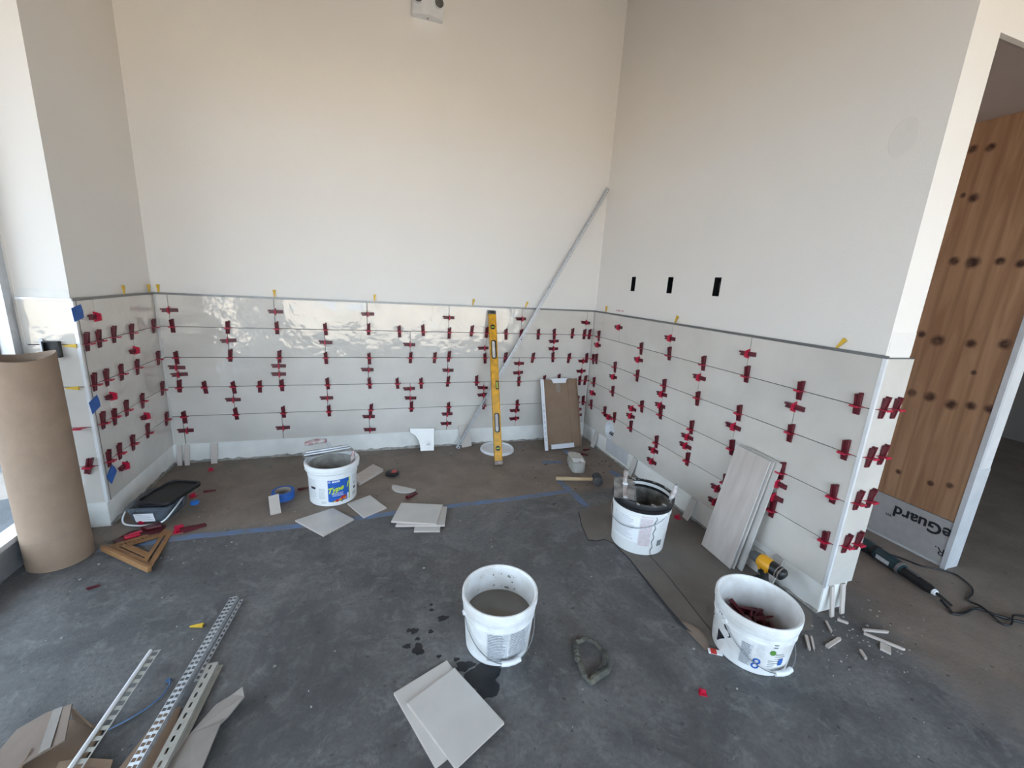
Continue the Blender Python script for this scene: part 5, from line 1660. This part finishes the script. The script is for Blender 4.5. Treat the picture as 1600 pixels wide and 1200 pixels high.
for i, (x, y, rx, ry) in enumerate(((-1.522, -2.165, 0.060, 0.068), (-1.575, -2.095, 0.035, 0.02), (-1.616, -1.852, 0.022, 0.014), (-1.730, -1.979, 0.020, 0.028), (-1.769, -1.954, 0.015, 0.011), (-1.755, -1.880, 0.011, 0.009), (-1.736, -1.888, 0.016, 0.014), (-1.673, -1.908, 0.010, 0.010), (-1.727, -1.930, 0.010, 0.008), (-1.655, -1.795, 0.010, 0.008), (-1.652, -1.765, 0.007, 0.007), (-1.600, -2.06, 0.012, 0.008), (-1.66, -2.03, 0.009, 0.006))):
    part('wet_patch', B().prism(blob(x, y, rx, ry, i + 2), 0.0, 0.0006), 'wet', floor)

# cloth band
t = thing('cloth_band', 'crumpled olive cloth band lying in a loop on the floor', 'cloth', (-1.130, -2.205, 0))
pts, rad = [], []
rnd = random.Random(14)
ring = [(-1.159, -2.160), (-1.140, -2.118), (-1.095, -2.113), (-1.066, -2.140), (-1.054, -2.190), (-1.062, -2.235), (-1.085, -2.262), (-1.125, -2.272), (-1.165, -2.285), (-1.176, -2.258), (-1.165, -2.215), (-1.168, -2.185)]
for i in range(len(ring)):
    a, c = ring[i], ring[(i + 1) % len(ring)]
    for k in range(4):
        f = k / 4
        pts.append((a[0] + (c[0] - a[0]) * f + 1.130 + rnd.uniform(-0.002, 0.002), a[1] + (c[1] - a[1]) * f + 2.205 + rnd.uniform(-0.002, 0.002), 0.013 + rnd.uniform(-0.001, 0.002)))
        big = 1.0 + (0.45 if 4 <= i <= 7 else 0)
        rad.append(0.0105 * big * rnd.uniform(0.75, 1.15))
rad = [min(r, 0.0130) for r in rad]
part('band', B().tube(pts, rad, 9, closed=True), 'cloth', t, smooth=40)
part('fold', B().tube([(0.066, 0.0, 0.014), (0.055, -0.03, 0.012), (0.03, -0.045, 0.010), (-0.01, -0.055, 0.009)], [0.008, 0.014, 0.012, 0.007], 8), 'cloth', t, smooth=40)

# cardboard scraps in the left foreground
def sheet_obj(name_, faces, m, parent, thick=0.004):
    o_ = part(name_, B().add(*faces), m, parent)
    sm_ = o_.modifiers.new('thickness', 'SOLIDIFY')
    sm_.thickness = thick
    sm_.offset = 0
    return o_


t = thing('cardboard_box', 'torn open brown cardboard box in the bottom left foreground', 'cardboard box', (0, 0, 0))
sheet_obj('side_panel', ([(-2.859, -1.996, 0.04), (-2.795, -1.990, 0.070), (-2.729, -1.996, 0.090), (-2.694, -2.100, 0.075), (-2.770, -2.118, 0.05), (-2.835, -2.150, 0.015), (-2.885, -2.10, 0.015)], [(0, 1, 4, 5, 6), (1, 2, 3, 4)]), 'cardfore', t)
sheet_obj('box_bottom', ([(-2.90, -2.35, 0.004), (-2.89, -2.02, 0.004), (-2.78, -1.955, 0.004), (-2.655, -2.022, 0.004), (-2.66, -2.35, 0.004)], [(0, 1, 2, 3, 4)]), 'card', t)
sheet_obj('far_panel', ([(-2.757, -1.962, 0.005), (-2.655, -2.024, 0.005), (-2.672, -2.036, 0.035), (-2.742, -1.982, 0.065)], [(0, 1, 2, 3)]), 'card', t)
sheet_obj('flap', ([(-2.840, -2.165, 0.020), (-2.775, -2.125, 0.045), (-2.770, -2.090, 0.062), (-2.80, -2.20, 0.012)], [(0, 1, 2, 3)]), 'card', t)
sheet_obj('flap', ([(-2.707, -2.114, 0.022), (-2.650, -2.123, 0.026), (-2.580, -2.138, 0.012), (-2.56, -2.25, 0.008), (-2.70, -2.24, 0.008)], [(0, 1, 2, 3, 4)]), 'card', t)
sheet_obj('tape_band', ([(-2.776, -1.992, 0.0785), (-2.752, -1.993, 0.0855), (-2.722, -2.107, 0.0705), (-2.745, -2.113, 0.0640)], [(0, 1, 2, 3)]), 'cardtape', t, 0.0016)
t = thing('cardboard_scrap', 'torn pale cardboard scrap right of the metal strips', 'cardboard', (0, 0, 0))
sheet_obj('scrap', ([(-2.365, -2.035, 0.012), (-2.325, -2.020, 0.020), (-2.292, -2.022, 0.045), (-2.280, -2.055, 0.040), (-2.318, -2.095, 0.018), (-2.330, -2.115, 0.022), (-2.345, -2.30, 0.02), (-2.47, -2.30, 0.006), (-2.41, -2.11, 0.006)], [(0, 1, 2, 3, 4, 8), (8, 4, 5), (8, 5, 6, 7)]), 'cardscrap', t)
t = thing('cardboard_scrap', 'brown cardboard scrap underneath the longest metal strip', 'cardboard', (0, 0, 0))
sheet_obj('scrap', ([(-2.515, -2.02, 0.008), (-2.465, -2.01, 0.008), (-2.45, -2.20, 0.008), (-2.58, -2.25, 0.006)], [(0, 1, 2, 3)]), 'card', t)
t = thing('zip_tie', 'pale blue plastic tie curving on the floor between the metal strips', 'tie', (0, 0, 0))
part('strap', B().tube([(-2.640, -2.03, 0.004), (-2.600, -2.008, 0.004), (-2.565, -1.985, 0.005), (-2.538, -1.950, 0.006), (-2.530, -1.915, 0.008), (-2.538, -1.890, 0.006)], 0.0023, 6), 'paleblue', t, smooth=50)
part('tie_head', B().box(-2.549, -2.536, -1.894, -1.886, 0.0, 0.008), 'paleblue', t)

# ------------------------------------------------------------------ corded tool on the right, tile slivers
a, c = Vector((0.775, -1.93, 0)), Vector((0.700, -2.315, 0))
d = (c - a).normalized()
t = thing('corded_tool', 'long dark teal and black power tool lying by the plywood wall', 'power tool', matrix=axes(a, d, Vector((-d.y, d.x, 0)), (0, 0, 1)))
part('head', B().tube([(-0.03, 0, 0.035), (0.0, 0, 0.04), (0.05, 0, 0.042), (0.10, 0, 0.040)], [0.020, 0.034, 0.036, 0.030], 14), 'teal', t, smooth=50)
part('guard', B().prism(ell(0.0, -0.015, 0.062, 0.062, 20, 0.2, 3.6), 0.0, 0.012), 'matteblack', t)
part('motor_body', B().tube([(0.09, 0, 0.036), (0.13, 0, 0.038), (0.22, 0, 0.037), (0.25, 0, 0.034)], [0.030, 0.034, 0.033, 0.026], 14), 'teal', t, smooth=50)
part('rear_handle', B().tube([(0.24, 0, 0.033), (0.29, 0, 0.030), (0.37, 0, 0.028), (0.395, 0, 0.027)], [0.026, 0.023, 0.024, 0.018], 12), 'black', t, smooth=50)
part('collar', B().tube([(0.228, 0, 0.036), (0.242, 0, 0.035)], 0.0335, 14), 'wire', t, smooth=40)
part('gear_case', B().tube([(0.088, 0, 0.039), (0.104, 0, 0.038)], 0.0365, 14), 'black', t, smooth=40)
part('name_plate', B().box(0.13, 0.20, -0.0355, -0.0335, 0.026, 0.048), 'palegreyprint', t)
part('switch', B().box(0.26, 0.32, -0.006, 0.006, 0.048, 0.058), 'darkgrey', t, bevel=0.002)
part('end_cap', B().lathe([(0, 0), (0.017, 0), (0.013, 0.014), (0, 0.014)], 12, axes((0.393, 0, 0.027), (0, 1, 0), (0, 0, 1), (1, 0, 0))), 'whiteplastic', t, smooth=40)
part('cord_guard', B().tube([(0.40, 0, 0.027), (0.44, 0.005, 0.02), (0.47, 0.012, 0.009)], [0.008, 0.006, 0.005], 8), 'black', t, smooth=50)
cord1 = [(0.672, -2.36, 0.020), (0.655, -2.40, 0.010), (0.640, -2.425, 0.007), (0.690, -2.437, 0.007), (0.805, -2.434, 0.007), (0.842, -2.494, 0.007), (0.906, -2.551, 0.007), (1.05, -2.66, 0.007)]
cord2 = [(0.80, -1.97, 0.03), (0.860, -2.02, 0.010), (0.905, -2.085, 0.007), (0.930, -2.150, 0.007), (0.985, -2.19, 0.008), (1.02, -2.225, 0.007), (1.03, -2.262, 0.007), (0.985, -2.330, 0.007), (0.918, -2.365, 0.007), (0.835, -2.388, 0.007), (0.822, -2.448, 0.016), (0.790, -2.518, 0.007), (0.824, -2.540, 0.007), (0.90, -2.515, 0.016), (0.960, -2.532, 0.009), (1.10, -2.60, 0.007)]


one('power_cord', B().tube(smooth_path(cord1), 0.0058, 8), 'black', 'thick black power cord running right from the teal tool', 'cord', smooth=60)
one('power_cord', B().tube(smooth_path(cord2), 0.0045, 8), 'black', 'thinner black cord looping around the plywood wall end', 'cord', smooth=60)
sl = (((-0.176, -2.335), (-0.235, -2.393), 0.006, 'tile sliver, left one of the close pair right of the wedge bucket'),
      ((-0.160, -2.345), (-0.216, -2.398), 0.004, 'tile sliver, right one of the close pair right of the wedge bucket'),
      ((-0.146, -2.400), (-0.042, -2.384), 0.007, 'blunt tile sliver on the floor below the wall end strips'),
      ((0.105, -2.378), (0.205, -2.418), 0.005, 'pointed tile sliver on the floor, uppermost of the crossing two'),
      ((0.088, -2.392), (0.164, -2.500), 0.005, 'longest thin tile sliver on the floor right of the wall end'),
      ((-0.025, -2.450), (-0.049, -2.487), 0.005, 'short tile sliver on the floor in front of the small chip'),
      ((-0.010, -2.300), (-0.048, -2.350), 0.005, 'tile sliver on the floor at the foot of the wall end strips'),
      ((0.055, -2.305), (0.080, -2.335), 0.005, 'stubby tile sliver touching the wall end strips'),
      ((0.19, -2.16), (0.245, -2.175), 0.004, 'tile sliver on the floor just past the wall end'))
for p0, p1, hw, lab in sl:
    a, c = Vector((*p0, 0)), Vector((*p1, 0))
    L_ = (c - a).length
    one('tile_sliver', B().prism([(0, -hw), (L_ * 0.93, -hw * 0.8), (L_, hw * 0.2), (L_ * 0.9, hw), (0, hw * 0.9)], 0, 0.009), 'tileback', lab, 'tile sliver', (a.x, a.y, 0.0014), math.atan2(c.y - a.y, c.x - a.x), 'tile slivers on the floor')
one('tile_chip', B().prism([(-0.018, -0.022), (0.026, -0.014), (0.022, 0.018), (-0.020, 0.012)], 0, 0.009), 'tileback', 'small square tile chip on the floor among the slivers', 'tile chip', (0.090, -2.470, 0), 0.4)

# crumbs of tile and mortar nobody could count
rnd = random.Random(77)
b = B()
for i in range(300):
    z_ = rnd.random()
    if z_ < 0.35:
        x, y = rnd.uniform(-3.1, 0.2), rnd.uniform(-2.9, -0.1)
    elif z_ < 0.6:
        x, y = rnd.gauss(0.0, 0.2), rnd.gauss(-2.42, 0.12)
    elif z_ < 0.75:
        x, y = rnd.gauss(-0.25, 0.18), rnd.gauss(-0.55, 0.25)
    elif z_ < 0.88:
        x, y = rnd.gauss(-2.9, 0.2), rnd.gauss(-1.0, 0.25)
    else:
        x, y = rnd.uniform(-3.15, -0.05), -0.02 - abs(rnd.gauss(0, 0.05))
    if x > -0.02 and y > -2.24 or y > -0.01 or x < -3.15 and y > -0.8:
        continue
    if min((x + 1.428) ** 2 + (y + 2.012) ** 2, (x + .463) ** 2 + (y + 2.308) ** 2, (x + .476) ** 2 + (y + 1.564) ** 2, (x + 2.113) ** 2 + (y + .691) ** 2) < 0.024:
        continue
    s = rnd.choice((0.002, 0.0025, 0.003, 0.004, 0.006))
    q = rnd.uniform(0, PI)
    b.prism([(x + s * rnd.uniform(0.6, 1.3) * math.cos(q + k * 1.57), y + s * rnd.uniform(0.5, 1.2) * math.sin(q + k * 1.57)) for k in range(4)], 0.0012 if x > -0.62 else 0, 0.003)
tag(one('floor_crumbs', b, 'thinset', 'pale crumbs of tile and mortar scattered over the floor', 'debris'), 'pale crumbs of tile and mortar scattered over the floor', 'debris', None, 'stuff')
b = B()
for i in range(60):
    x, y = rnd.gauss(-0.35, 0.3), rnd.gauss(-0.62, 0.3)
    if y > -0.06 or x > -0.05:
        continue
    s = rnd.uniform(0.003, 0.009)
    q = rnd.uniform(0, PI)
    b.prism([(x + s * rnd.uniform(0.6, 1.5) * math.cos(q + k * 1.57), y + 0.5 * s * rnd.uniform(0.5, 1.2) * math.sin(q + k * 1.57)) for k in range(4)], 0, 0.0025)
tag(one('floor_flakes', b, 'matteblack', 'dark flakes scattered on the floor around the mallet', 'debris'), 'dark flakes scattered on the floor around the mallet', 'debris', None, 'stuff')
